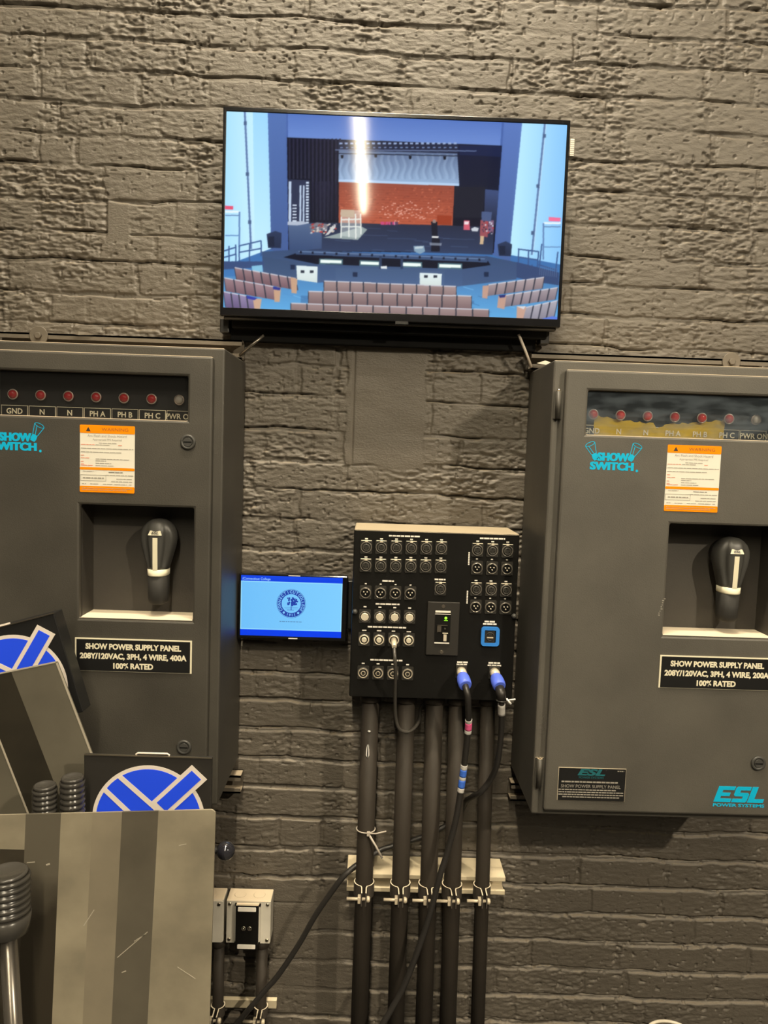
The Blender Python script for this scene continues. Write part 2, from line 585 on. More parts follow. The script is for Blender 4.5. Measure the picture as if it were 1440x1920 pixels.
def rrect(x0, x1, z0, z1, r, n=4):
    pts = []
    for cx, cz, a0 in ((x1 - r, z1 - r, 0), (x0 + r, z1 - r, 90), (x0 + r, z0 + r, 180), (x1 - r, z0 + r, 270)):
        for k in range(n + 1):
            a = math.radians(a0 + 90 * k / n)
            pts.append((cx + r * math.cos(a), cz + r * math.sin(a)))
    return pts


def circle(cx, cz, r, n=48, a0=0, a1=360):
    return [(cx + r * math.cos(math.radians(a0 + (a1 - a0) * k / n)), cz + r * math.sin(math.radians(a0 + (a1 - a0) * k / n)))
            for k in range(n if a1 - a0 == 360 else n + 1)]


# ------------------------------------------------------------------ brick wall (relief is real geometry)
def vnoise(X, Z, sx, sz, seed):
    rng = np.random.RandomState(seed)
    T = rng.rand(256, 256).astype(np.float32)
    u, w = X / sx + 1000.3, Z / sz + 1000.7
    i, j = np.floor(u).astype(int), np.floor(w).astype(int)
    fu, fw = u - i, w - j
    fu, fw = fu * fu * (3 - 2 * fu), fw * fw * (3 - 2 * fw)
    a, b = T[i % 256, j % 256], T[(i + 1) % 256, j % 256]
    c, d = T[i % 256, (j + 1) % 256], T[(i + 1) % 256, (j + 1) % 256]
    return (a * (1 - fu) + b * fu) * (1 - fw) + (c * (1 - fu) + d * fu) * fw


def sstep(a, b, x):
    t = np.clip((x - a) / (b - a), 0, 1)  # works for a > b too
    return t * t * (3 - 2 * t)


BEDS = [2.835, 2.766, 2.698, 2.630, 2.562, 2.494, 2.4268, 2.3655, 2.2984, 2.2319, 2.1627, 2.0987, 2.0287, 1.9559, 1.8963,
        1.8272, 1.760, 1.690, 1.620, 1.546, 1.478, 1.4106, 1.3417, 1.2747, 1.203, 1.130, 1.058, 0.985, 0.9196, 0.8512,
        0.7802, 0.7123, 0.6387, 0.5686, 0.498, 0.430, 0.3601, 0.2896, 0.2199, 0.1521, 0.084, 0.016]
FIRST = 6     # index of the bed line at 2.4268
JOINTS = {0: [-0.72, -0.515, 0.408, 0.623], 1: [-0.651, -0.439, 0.505, 0.698], 2: [-0.752, -0.536, -0.387, 0.708],
          3: [-0.712, -0.492, 0.725], 4: [-0.755, -0.671, -0.454, 0.635, 0.829],
          5: [-0.79, -0.616, 0.436, 0.615, 0.716, 0.817], 6: [-0.755, -0.662, -0.604, -0.453, 0.625, 0.828],
          7: [-0.79, -0.499, 0.497, 0.719], 8: [-0.826, -0.715, -0.539, -0.369, 0.616],
          9: [-0.732, -0.644, -0.539, -0.427, 0.507, 0.716], -1: [0.456, 0.74], 10: [-0.187, -0.086],
          11: [-0.174, -0.09], 12: [-0.09], 13: [-0.146, -0.074, 0.192], 14: [-0.066, 0.146], 15: [-0.171], 16: [-0.178]}


def make_wall():
    X0, X1, Z0, Z1, st = -1.10, 1.08, 0.0, 2.80, 0.0021
    nx, nz = int((X1 - X0) / st) + 1, int((Z1 - Z0) / st) + 1
    xs = np.linspace(X0, X1, nx)
    zs = np.linspace(Z0, Z1, nz)
    X, Z = np.meshgrid(xs, zs)
    # wobble of the courses
    Zt = Z + 0.012 * (X + 0.6) / 1.2 + (vnoise(X, Z, 0.16, 0.10, 3) - 0.5) * 0.009 + (vnoise(X, Z, 0.035, 0.03, 4) - 0.5) * 0.0055
    beds = np.array(BEDS)
    asc = beds[::-1]
    idx = np.clip(np.searchsorted(asc, Zt), 1, len(asc) - 1)
    up = asc[idx]            # bed line above the point
    dn = asc[idx - 1]        # bed line below
    row = len(asc) - 1 - idx  # row number counted from the top
    rng = np.random.RandomState(11)
    depth = np.zeros_like(X)
    # bed joints: sharp undercut just under the brick above, then a slope out to the brick below
    t_up = Zt - up           # <= 0
    t_dn = Zt - dn           # >= 0
    D = 0.0004 + 0.0034 * sstep(0.25, 0.8, vnoise(X, Z, 0.13, 0.05, 5)) + 0.0012 * vnoise(X, Z, 0.02, 0.02, 6)
    lowz = sstep(1.25, 0.95, Z)
    D = D + lowz * 0.0030
    W = 0.0055 + 0.0045 * vnoise(X, Z, 0.09, 0.07, 8)
    C = 0.0090 * sstep(0.36, 0.66, vnoise(X, Z, 0.075, 0.04, 7))
    cw = 0.0016 + 0.0020 * vnoise(X, Z, 0.05, 0.04, 9)
    low = 1 - sstep(0.0, 0.0036, -t_up - W)
    depth = D * low + C * (1 - sstep(cw * 0.6, cw * 1.5, -t_up)) * low
    depth = np.maximum(depth, (D + C) * (1 - sstep(0.0, 0.0016, t_dn)))
    # per brick values and head joints
    rough = np.zeros_like(X)
    for r in range(len(asc) - 1):
        mask = row == r
        if not mask.any():
            continue
        js = sorted(JOINTS.get(r - FIRST, []))
        full = list(js)
        x = (js[0] if js else -0.5 + rng.rand() * 0.2)
        if not js:
            full.append(x)
        while x > X0:
            x -= 0.212 if rng.rand() > 0.22 else 0.105
            full.append(x)
        x = max(full)
        while x < X1:
            x += 0.212 if rng.rand() > 0.22 else 0.105
            full.append(x)
        full = sorted(full)
        gaps = []
        for a, b in zip(full[:-1], full[1:]):
            if b - a > 0.30:
                n = int(round((b - a) / 0.212))
                gaps += [a + (b - a) * k / n for k in range(1, n)]
        full = np.array(sorted(full + gaps))
        xr = X[mask] + (vnoise(X[mask], Z[mask], 0.03, 0.02, 20 + r) - 0.5) * 0.008
        bi = np.searchsorted(full, xr)
        nb = len(full) + 1
        off = rng.rand(nb) * 0.0018
        rg = rng.choice([0.25, 0.5, 1.0, 1.7], nb, p=[0.3, 0.3, 0.25, 0.15])
        jd = rng.rand(nb) * 0.0035 + 0.0004
        jw = rng.rand(nb) * 0.003 + 0.0045
        lo = np.clip(bi - 1, 0, len(full) - 1)
        hi = np.clip(bi, 0, len(full) - 1)
        dl = np.abs(xr - full[lo])
        dh = np.abs(xr - full[hi])
        near = np.where(dl < dh, lo, hi)
        dd = np.minimum(dl, dh)
        dj = jd[near] * (1 - sstep(jw[near] * 0.55, jw[near] * 1.3, dd))
        depth[mask] = np.maximum(depth[mask], dj) + off[bi]
        rough[mask] = rg[bi] + (1 - sstep(0.004, 0.016, dd)) * 0.6
    patchy = sstep(0.42, 0.66, vnoise(X, Z, 0.13, 0.07, 40))
    rough = np.minimum(rough * (0.25 + 1.2 * patchy) + 0.10, 2.0)
    rough = rough * (0.85 - 0.42 * lowz)
    n1 = vnoise(X, Z, 0.026, 0.010, 41) - 0.5
    n2 = vnoise(X, Z, 0.017, 0.0056, 42) - 0.5
    n3 = vnoise(X, Z, 0.0095, 0.0043, 43) - 0.5
    rid = sstep(0.10, 0.0, np.abs(vnoise(X, Z, 0.034, 0.011, 46) - 0.5)) + 0.6 * sstep(0.09, 0.0, np.abs(vnoise(X, Z, 0.018, 0.008, 47) - 0.5))
    depth = depth + rough * (0.0018 * n1 + 0.0028 * n2 + 0.0026 * n3 + 0.0012 * rid) + 0.0006 * n3 + 0.0005 * n2
    # pits and chips
    pit = sstep(0.80, 0.92, vnoise(X, Z, 0.011, 0.006, 44)) * sstep(0.45, 0.62, vnoise(X, Z, 0.14, 0.09, 45))
    pit2 = sstep(0.89, 0.95, vnoise(X, Z, 0.009, 0.0065, 48))
    depth = depth + 0.0042 * pit + 0.0035 * pit2
    # smooth mortar patch under the television, with ridged edges
    def patch(x0, x1, z0, z1, seed, raise_, soft=0.006):
        e = (vnoise(X, Z, 0.05, 0.05, seed) - 0.5) * 0.012
        return (sstep(x0 - soft, x0 + soft, X + e) * (1 - sstep(x1 - soft, x1 + soft, X + e))
                * sstep(z0 - soft, z0 + soft, Z + e) * (1 - sstep(z1 - soft, z1 + soft, Z + e)))
    k = patch(-0.066, 0.112, 1.462, 1.80, 50, 0, 0.0025)
    ps = 0.0010 + 0.0016 * (vnoise(X, Z, 0.05, 0.03, 51) - 0.5) + 0.0006 * n1
    ps = ps + 0.0022 * sstep(0.0, 0.012, np.abs(X - 0.022) - 0.072) * 0
    ps = ps + 0.0028 * (1 - sstep(0.0, 0.004, np.abs(X + 0.052)))
    ps = ps - 0.0008 * (X < -0.054)
    depth = depth * (1 - k) + ps * k
    k = patch(-0.215, -0.030, 0.170, 0.462, 52, 0, 0.014) * (0.75 + 0.25 * patchy)
    depth = depth * (1 - k) + (0.0012 + 0.0010 * n1 + 0.0008 * pit) * k
    k = patch(-0.604, -0.552, 1.935, 2.025, 53, 0, 0.003)
    depth = depth * (1 - k) + 0.0008 * k
    depth = np.maximum(depth + 0.0016, 0.0)
    V = np.stack([X, depth, Z], -1).reshape(-1, 3)
    ii = np.arange(nz * nx).reshape(nz, nx)
    Q = np.stack([ii[:-1, :-1], ii[:-1, 1:], ii[1:, 1:], ii[1:, :-1]], -1).reshape(-1, 4)
    # closed slab behind the relief
    base = len(V)
    XA, XB, ZT, yf = -3.2, 3.2, 4.9, 0.004
    flat = []
    for (a, b, c, d) in ((XA, X0, 0.0, ZT), (X1, XB, 0.0, ZT), (X0, X1, Z1, ZT)):
        flat += [(a, yf, c), (b, yf, c), (b, yf, d), (a, yf, d)]
    back = [(XA, 0.2, Z0), (XB, 0.2, Z0), (XB, 0.2, ZT), (XA, 0.2, ZT)] + flat
    me = bpy.data.meshes.new('wall_back')
    nv = base + 16
    me.vertices.add(nv)
    me.vertices.foreach_set('co', np.concatenate([V, np.array(back)]).astype(np.float32).ravel())
    quads = np.concatenate([Q, np.array([[base + 3, base + 2, base + 1, base]] + [[base + 4 + 4 * k + q for q in range(4)] for k in range(3)])])
    me.loops.add(len(quads) * 4)
    me.loops.foreach_set('vertex_index', quads.astype(np.int32).ravel())
    me.polygons.add(len(quads))
    me.polygons.foreach_set('loop_start', np.arange(0, len(quads) * 4, 4, dtype=np.int32))
    me.polygons.foreach_set('use_smooth', np.ones(len(quads), dtype=bool))
    me.update(calc_edges=True)
    me.validate()
    me.materials.append(M['brick'])
    o = bpy.data.objects.new('wall_back', me)
    COL.objects.link(o)
    o['kind'] = 'structure'
    return o


make_wall()
fl = build('floor', MB().box(-4.0, 4.0, -9.5, 0.2, -0.05, 0.0), M['floor'])
fl['kind'] = 'structure'


# ------------------------------------------------------------------ picture canvas for the two lit screens
class Canvas:
    def __init__(self, w, h, bg):
        self.w, self.h = w, h
        self.a = np.zeros((h, w, 3), np.float32)
        self.a[:] = bg
        self.yy, self.xx = np.mgrid[0:h, 0:w].astype(np.float32) + 0.5

    def mask(self, pts):
        xs = [p[0] for p in pts]; ys = [p[1] for p in pts]
        x0, x1 = max(0, int(min(xs)) - 1), min(self.w, int(max(xs)) + 2)
        y0, y1 = max(0, int(min(ys)) - 1), min(self.h, int(max(ys)) + 2)
        if x1 <= x0 or y1 <= y0:
            return None
        X, Y = self.xx[y0:y1, x0:x1], self.yy[y0:y1, x0:x1]
        ins = np.zeros(X.shape, bool)
        n = len(pts)
        for i in range(n):
            (ax, ay), (bx, by) = pts[i], pts[(i + 1) % n]
            if ay == by:
                continue
            c = ((ay > Y) != (by > Y)) & (X < (bx - ax) * (Y - ay) / (by - ay) + ax)
            ins ^= c
        return (slice(y0, y1), slice(x0, x1)), ins

    def poly(self, pts, c0, c1=None, vert=True, alpha=1.0):
        r = self.mask(pts)
        if r is None:
            return
        sl, ins = r
        c0 = np.array(c0, np.float32)
        if c1 is None:
            col = np.broadcast_to(c0, ins.shape + (3,))
        else:
            c1 = np.array(c1, np.float32)
            q = self.yy[sl] if vert else self.xx[sl]
            ps = [p[1 if vert else 0] for p in pts]
            t = np.clip((q - min(ps)) / max(1e-6, max(ps) - min(ps)), 0, 1)[..., None]
            col = c0 * (1 - t) + c1 * t
        reg = self.a[sl]
        reg[ins] = reg[ins] * (1 - alpha) + col[ins] * alpha

    def line(self, a, b, wd, c, alpha=1.0):
        dx, dy = b[0] - a[0], b[1] - a[1]
        L = math.hypot(dx, dy) or 1
        nx, ny = -dy / L * wd / 2, dx / L * wd / 2
        self.poly([(a[0] + nx, a[1] + ny), (b[0] + nx, b[1] + ny), (b[0] - nx, b[1] - ny), (a[0] - nx, a[1] - ny)], c, alpha=alpha)


def blur(a, n=1):
    for _ in range(n):
        p = np.pad(a, ((1, 1), (1, 1), (0, 0)), 'edge')
        a = (p[:-2, 1:-1] + p[2:, 1:-1] + p[1:-1, :-2] + p[1:-1, 2:] + 2 * p[1:-1, 1:-1]) / 6
    return a


def screen_mesh(name, pic, x0, x1, z0, z1, y, mat, parent):
    """a flat screen whose own grid carries the picture it shows"""
    h, w, _ = pic.shape
    c = pic / 255.0
    lin = np.where(c <= 0.04045, c / 12.92, ((c + 0.055) / 1.055) ** 2.4)
    r = parent
    while r.parent is not None:
        r = r.parent
    off = ROOT[r.name]
    xs = np.linspace(x0, x1, w) - off.x
    zs = np.linspace(z1, z0, h) - off.z
    X, Z = np.meshgrid(xs, zs)
    V = np.stack([X, np.full_like(X, y - off.y), Z], -1).reshape(-1, 3).astype(np.float32)
    ii = np.arange(h * w).reshape(h, w)
    Q = np.stack([ii[1:, :-1], ii[1:, 1:], ii[:-1, 1:], ii[:-1, :-1]], -1).reshape(-1, 4).astype(np.int32)
    me = bpy.data.meshes.new(name)
    me.vertices.add(len(V)); me.vertices.foreach_set('co', V.ravel())
    me.loops.add(len(Q) * 4); me.loops.foreach_set('vertex_index', Q.ravel())
    me.polygons.add(len(Q)); me.polygons.foreach_set('loop_start', np.arange(0, len(Q) * 4, 4, dtype=np.int32))
    me.update(calc_edges=True)
    at = me.color_attributes.new('picture', 'FLOAT_COLOR', 'POINT')
    at.data.foreach_set('color', np.concatenate([lin.reshape(-1, 3), np.ones((h * w, 1))], 1).astype(np.float32).ravel())
    me.materials.append(mat)
    o = bpy.data.objects.new(name, me)
    COL.objects.link(o)
    o.parent = parent
    return o


def theatre_picture():
    W, H = 1280, 720
    cv = Canvas(W, H, (95, 130, 205))
    src = np.array([(47, 58), (1363, 112), (1330, 862), (38, 820)], float)
    dst = np.array([(0, 0), (W, 0), (W, H), (0, H)], float)
    A, B = [], []
    for (x, y), (u, v) in zip(src, dst):
        A += [[x, y, 1, 0, 0, 0, -u * x, -u * y], [0, 0, 0, x, y, 1, -v * x, -v * y]]
        B += [u, v]
    hm = np.linalg.solve(np.array(A), np.array(B))

    def T(p):
        d = hm[6] * p[0] + hm[7] * p[1] + 1
        return ((hm[0] * p[0] + hm[1] * p[1] + hm[2]) / d, (hm[3] * p[0] + hm[4] * p[1] + hm[5]) / d)

    def P(pts, c0, c1=None, vert=True, alpha=1.0):
        cv.poly([T(p) for p in pts], c0, c1, vert, alpha)

    def Ln(a, b, w, c, alpha=1.0):
        cv.line(T(a), T(b), w, c, alpha)
    rg = random.Random(5)
    P([(0, 560), (1400, 600), (1400, 900), (0, 900)], (60, 105, 165), (70, 140, 205))
    # proscenium arch
    P([(200, 40), (1200, 90), (1200, 200), (200, 165)], (78, 110, 184), (106, 138, 206))
    P([(208, 60), (282, 66), (290, 606), (216, 596)], (82, 112, 176), (68, 92, 146))
    P([(1116, 100), (1192, 105), (1148, 640), (1078, 612)], (88, 118, 186), (72, 98, 154))
    P([(280, 62), (286, 62), (292, 600), (286, 600)], (70, 98, 165))
    P([(1112, 104), (1120, 104), (1088, 610), (1080, 610)], (70, 98, 165))
    # side walls
    P([(38, 50), (208, 60), (224, 590), (36, 660)], (166, 220, 255), (214, 246, 255), False)
    P([(150, 55), (208, 60), (224, 590), (160, 600)], (156, 212, 252), (190, 234, 255))
    P([(1190, 100), (1370, 108), (1345, 650), (1144, 612)], (186, 234, 255), (134, 194, 244), False)
    for a, b, js in (((119, 58), (146, 592), ((121, 105), (130, 302), (140, 488))),
                     ((1277, 108), (1230, 612), ((1275, 155), (1252, 348), (1233, 528)))):
        Ln(a, b, 8, (92, 120, 165)); Ln((a[0] + 5, a[1]), (b[0] + 5, b[1]), 3, (190, 225, 250))
        for jx, jy in js:
            P([(jx - 6, jy - 7), (jx + 6, jy - 7), (jx + 6, jy + 7), (jx - 6, jy + 7)], (70, 92, 130))
    # stage opening
    P([(283, 160), (1113, 192), (1084, 606), (290, 600)], (16, 18, 34))
    P([(930, 190), (1113, 192), (1095, 420), (935, 400)], (14, 20, 48), (22, 26, 44))
    for k in range(14):
        x = 290 + k * 15
        P([(x, 165), (x + 7, 165), (x + 8, 480 if x > 370 else 320), (x + 1, 480 if x > 370 else 320)], (34, 34, 58), (40, 42, 62))
    for k in range(8):
        x = 380 + k * 13
        P([(x, 330), (x + 6, 330), (x + 6, 490), (x, 490)], (32, 32, 56), (22, 24, 38))
    P([(950, 190), (1110, 195), (1108, 235), (950, 228)], (20, 30, 66))
    P([(1050, 360), (1102, 365), (1092, 500), (1045, 480)], (60, 76, 120), (34, 40, 62))
    P([(930, 350), (1050, 350), (1040, 470), (930, 470)], (26, 28, 42))
    # hanging cloth with ripples, rig above
    P([(484, 190), (940, 200), (950, 346), (484, 331)], (84, 100, 134), (150, 178, 212))
    for k in range(17):
        x = 492 + k * 27
        pts = []
        for j in range(9):
            y = 225 + j * 12
            pts.append((x + 6 * math.sin(j * 0.9 + k * 0.5), y))
        for a, b in zip(pts[:-1], pts[1:]):
            Ln(a, b, 9, (186, 210, 236), 0.18)
            Ln((a[0] + 11, a[1]), (b[0] + 11, b[1]), 8, (80, 98, 134), 0.16)
    P([(484, 322), (948, 338), (950, 348), (484, 332)], (176, 205, 236))
    P([(481, 174), (945, 186), (945, 222), (481, 210)], (30, 36, 60))
    for k in range(22):
        x = 486 + k * 21
        P([(x, 180), (x + 12, 180), (x + 12, 187), (x, 187)], (150, 172, 212))
        P([(x + 4, 197), (x + 14, 197), (x + 14, 202), (x + 4, 202)], (110, 132, 176))
    Ln((470, 208), (1015, 213), 4, (96, 112, 150)); Ln((470, 222), (950, 232), 3, (20, 24, 40))
    for x, y in ((497, 235), (627, 232), (760, 238), (893, 240)):
        P([(x - 6, y - 7), (x + 6, y - 7), (x + 4, y + 6), (x - 4, y + 6)], (14, 16, 28))
    # brick back wall
    P([(485, 332), (931, 347), (925, 500), (485, 490)], (146, 72, 56), (182, 88, 62))
    for k in range(16):
        y = 338 + k * 10
        Ln((485, y), (930, y + 12), 1.2, (120, 52, 36), 0.5)
    for k in range(260):
        x, y = rg.uniform(490, 920), rg.uniform(350, 490)
        w = rg.uniform(3, 14)
        P([(x, y), (x + w, y), (x + w, y + 4), (x, y + 4)], rg.choice([(198, 108, 80), (138, 62, 46), (178, 88, 62), (122, 56, 44)]), alpha=0.6)
    for k in range(90):
        x, y = rg.gauss(735, 60), rg.gauss(447, 22)
        if 640 < x < 905 and 395 < y < 488:
            w = rg.uniform(3, 10)
            P([(x, y), (x + w, y), (x + w, y + 3.5), (x, y + 3.5)], (232, 176, 160), alpha=0.85)
    P([(865, 460), (922, 462), (920, 498), (865, 496)], (150, 58, 34))
    # stage floor
    P([(288, 488), (485, 490), (925, 500), (1085, 505), (1080, 612), (700, 600), (292, 600)], (36, 42, 64), (48, 62, 94))
    P([(290, 500), (420, 490), (420, 590), (296, 600)], (120, 150, 196), (60, 84, 130), alpha=0.55)
    for k in range(14):
        x0 = rg.uniform(430, 1000); y = rg.uniform(510, 600)
        Ln((x0, y), (x0 + rg.uniform(40, 130), y + 3), 2, (78, 98, 136), 0.5)
    # wings at the left: lit tall strips and clutter
    P([(287, 322), (372, 326), (374, 490), (288, 492)], (44, 50, 76))
    for x, w in ((291, 10), (333, 7), (346, 6)):
        P([(x, 345 if x > 300 else 330), (x + w, 345 if x > 300 else 330), (x + w, 486), (x, 486)], (190, 208, 232))
    for k in range(15):
        y = 332 + k * 11
        P([(358, y), (369, y), (369, y + 7), (358, y + 7)], (206, 222, 240))
    for k in range(6):
        P([(306, 420 + k * 12), (322, 420 + k * 12), (322, 425 + k * 12), (306, 425 + k * 12)], (210, 222, 238))
    P([(287, 486), (345, 484), (372, 492), (330, 500), (287, 499)], (176, 186, 204))
    P([(372, 505), (400, 488), (444, 496), (440, 520), (380, 528)], (122, 120, 130))
    for k in range(40):
        x, y = rg.uniform(372, 472), rg.uniform(492, 528)
        P([(x, y), (x + 8, y - 1), (x + 8, y + 5), (x, y + 5)], rg.choice([(210, 206, 206), (150, 70, 70), (180, 60, 56), (80, 90, 110), (206, 190, 170)]))
    P([(432, 540), (462, 500), (474, 508), (446, 536)], (206, 206, 204))
    P([(425, 548), (575, 505), (596, 516), (560, 556)], (146, 160, 160))
    P([(492, 440), (568, 442), (572, 545), (548, 548), (494, 540)], (206, 214, 212), alpha=0.5)
    for a, b in (((495, 450), (495, 548)), ((525, 470), (525, 545)), ((550, 455), (552, 552)), ((570, 455), (572, 535)), ((495, 478), (572, 476)), ((495, 505), (570, 505))):
        Ln(a, b, 5, (228, 232, 226))
    P([(493, 438), (545, 440), (545, 470), (493, 466)], (192, 172, 150))
    for k in range(18):
        x = rg.uniform(645, 708)
        P([(x, 486), (x + 8, 486), (x + 8, 498), (x, 497)], rg.choice([(196, 70, 120), (220, 214, 220), (90, 60, 90), (190, 60, 80)]))
    # items at the right of the stage
    P([(842, 484), (866, 486), (868, 548), (876, 552), (876, 600), (842, 600), (846, 548)], (22, 24, 38))
    P([(836, 566), (884, 568), (882, 578), (838, 576)], (150, 160, 176), alpha=0.7)
    P([(848, 478), (860, 478), (860, 490), (848, 490)], (150, 130, 124))
    P([(845, 540), (872, 541), (870, 548), (845, 547)], (226, 226, 224))
    P([(775, 580), (815, 578), (820, 600), (800, 610), (778, 600)], (128, 156, 178)); P([(780, 582), (812, 580), (812, 588), (780, 590)], (190, 206, 214))
    P([(968, 480), (990, 480), (992, 517), (967, 516)], (206, 90, 110)); P([(970, 484), (988, 484), (986, 496), (970, 496)], (236, 220, 224))
    P([(996, 512), (1010, 505), (1026, 510), (1022, 522), (1000, 522)], (200, 206, 214))
    P([(1032, 478), (1062, 480), (1060, 545), (1030, 540)], (150, 78, 86)); P([(1064, 478), (1084, 480), (1082, 530), (1060, 524)], (126, 92, 120))
    for k in range(22):
        x, y = rg.uniform(1032, 1080), rg.uniform(480, 535)
        P([(x, y), (x + 6, y), (x + 6, y + 6), (x, y + 6)], rg.choice([(176, 60, 66), (196, 196, 210), (50, 50, 70), (90, 60, 80)]))
    P([(1036, 445), (1076, 448), (1072, 484), (1036, 480)], (72, 88, 128))
    P([(1032, 540), (1046, 540), (1044, 572), (1030, 572)], (206, 176, 140))
    # pit edge
    P([(188, 602), (330, 594), (700, 612), (1060, 618), (1178, 642), (1176, 700), (965, 742), (890, 742), (478, 716), (405, 722), (194, 690)], (56, 76, 112), (70, 94, 134))
    P([(272, 624), (334, 604), (1062, 636), (1072, 652), (960, 668), (400, 650)], (16, 20, 36))
    Ln((320, 606), (1060, 636), 12, (60, 80, 116)); Ln((330, 601), (1050, 628), 3, (112, 138, 176))
    for k in range(16):
        x = 335 + k * 46
        P([(x, 600 + k * 1.8), (x + 8, 600 + k * 1.8), (x + 8, 609 + k * 1.8), (x, 609 + k * 1.8)], (24, 30, 50))
    for x0, x1, y in ((415, 497, 640), (571, 641, 646), (733, 804, 651), (874, 958, 656)):
        P([(x0 - 5, y - 12), (x1 + 5, y - 10), (x1 + 5, y + 12), (x0 - 5, y + 10)], (96, 140, 150), alpha=0.7)
        P([(x0, y - 7), (x1, y - 5), (x1, y + 7), (x0, y + 5)], (240, 252, 246))
    for x in (648, 730):
        P([(x - 5, 618), (x + 5, 618), (x + 5, 668), (x - 5, 668)], (44, 60, 90))
    P([(648, 658), (672, 656), (674, 672), (652, 676)], (226, 232, 234))
    P([(190, 622), (404, 655), (400, 722), (196, 690)], (58, 78, 112), (66, 88, 124))
    P([(474, 664), (896, 672), (893, 736), (474, 714)], (66, 88, 124), (74, 98, 138))
    P([(964, 672), (1172, 655), (1172, 706), (964, 738)], (60, 80, 118), (66, 88, 126))
    for x, y in ((550, 690), (308, 662), (1056, 688)):
        P([(x - 9, y - 9), (x + 9, y - 9), (x + 9, y + 9), (x - 9, y + 9)], (30, 42, 70))
    for q in ([(322, 655), (405, 660), (403, 733), (326, 725)], [(799, 682), (885, 686), (882, 739), (800, 735)]):
        P(q, (222, 236, 238), (206, 218, 214))
        cx = sum(p[0] for p in q) / 4; cy = sum(p[1] for p in q) / 4 - 14
        for dx in (-18, 18):
            P([(cx + dx - 7, cy - 5), (cx + dx + 7, cy - 5), (cx + dx + 7, cy + 5), (cx + dx - 7, cy + 5)], (40, 46, 60))
    # speakers
    for q in ([(206, 534), (240, 522), (264, 530), (262, 588), (212, 588)], [(1098, 572), (1130, 560), (1154, 572), (1150, 618), (1104, 616)]):
        P(q, (44, 56, 86), (34, 44, 70))
    P([(212, 545), (236, 543), (236, 582), (214, 582)], (28, 36, 58)); P([(1104, 578), (1128, 578), (1128, 612), (1106, 612)], (28, 36, 58))
    # side doors, exit signs, rails
    for x0, x1, y in ((44, 100, 448), (1274, 1340, 490)):
        Ln((x0, y), (x1, y), 7, (232, 244, 252)); Ln((x1 if x0 < 100 else x0, y), (x1 if x0 < 100 else x0, y + 140), 6, (96, 130, 180))
        Ln((x0, y + 14), (x1, y + 14), 4, (96, 126, 170)); Ln((x0, y + 92), (x1, y + 92), 4, (100, 140, 190))
    P([(44, 424), (76, 426), (76, 440), (44, 438)], (226, 80, 110)); P([(1294, 466), (1340, 470), (1338, 484), (1294, 482)], (240, 110, 150))
    for a, b in (((40, 600), (88, 585)), ((40, 625), (88, 612)), ((100, 580), (185, 560)), ((100, 605), (185, 590)), ((100, 580), (100, 660)),
                 ((185, 560), (185, 620)), ((60, 580), (60, 660)), ((86, 575), (88, 665)), ((140, 570), (140, 640)),
                 ((1176, 590), (1258, 600)), ((1176, 620), (1256, 632)), ((1180, 590), (1178, 650)), ((1256, 600), (1250, 680)), ((1218, 595), (1216, 660)),
                 ((1268, 570), (1256, 690)), ((1330, 600), (1320, 690)), ((1256, 650), (1328, 672)), ((1232, 650), (1222, 708))):
        Ln(a, b, 5, (58, 86, 136))
    P([(40, 640), (196, 640), (196, 662), (40, 672)], (56, 76, 120)); P([(1172, 640), (1335, 680), (1335, 735), (1172, 700)], (54, 72, 112))
    P([(148, 658), (190, 654), (192, 680), (152, 682)], (130, 190, 220))
    for k in range(9):
        Ln((1262 + k * 8, 655 + k), (1260 + k * 8, 690 + k), 2, (90, 112, 150))
    # carpet
    P([(36, 700), (196, 692), (405, 722), (890, 742), (1176, 706), (1340, 730), (1340, 880), (30, 840)], (74, 126, 180), (98, 172, 226))
    for k in range(60):
        x, y = rg.uniform(190, 1180), rg.uniform(725, 830)
        Ln((x, y), (x + 40, y + 12), 3, rg.choice([(60, 104, 160), (120, 190, 235), (80, 140, 200)]), 0.6)

    def seats(x0, y0, x1, y1, n, h, slant=0.0, c=(140, 122, 120), light=(200, 200, 210)):
        for k in range(n):
            a = k / n; b = (k + 1) / n
            ax, ay = x0 + (x1 - x0) * a, y0 + (y1 - y0) * a
            bx, by = x0 + (x1 - x0) * b, y0 + (y1 - y0) * b
            g = 2.5
            j = rg.uniform(-8, 8)
            P([(ax, ay), (bx, by), (bx + slant, by + h), (ax + slant, ay + h)], (52, 54, 66))
            P([(ax + g, ay), (bx - g, by), (bx - g + slant, by + h), (ax + g + slant, ay + h)],
              (c[0] + 18 + j, c[1] + 14 + j, c[2] + 14 + j), (c[0] - 22 + j, c[1] - 26 + j, c[2] - 22 + j))
            Ln((ax + g, ay), (bx - g, by), 4, light)
    seats(428, 715, 942, 735, 10, 54)
    P([(340, 772), (1010, 790), (1010, 800), (340, 800)], (60, 100, 150), alpha=0.5)
    seats(368, 755, 1001, 772, 11, 52)
    seats(300, 802, 1068, 824, 12, 60)
    seats(80, 664, 322, 706, 7, 46, 8, (140, 116, 120))
    P([(300, 700), (326, 708), (324, 764), (304, 762)], (196, 158, 130)); P([(222, 738), (244, 738), (240, 752), (224, 752)], (40, 50, 130))
    seats(40, 704, 236, 738, 5, 52, 8, (140, 116, 122))
    P([(234, 740), (263, 740), (258, 797), (238, 797)], (196, 158, 130)); P([(232, 738), (262, 742), (258, 752), (232, 748)], (44, 54, 140))
    seats(38, 758, 160, 780, 4, 60, 8, (126, 116, 150))
    P([(154, 785), (188, 785), (182, 825), (160, 825)], (200, 164, 138)); P([(130, 772), (172, 782), (160, 790), (130, 784)], (50, 60, 160))
    seats(1062, 728, 1280, 698, 6, 44, -8, (150, 138, 140))
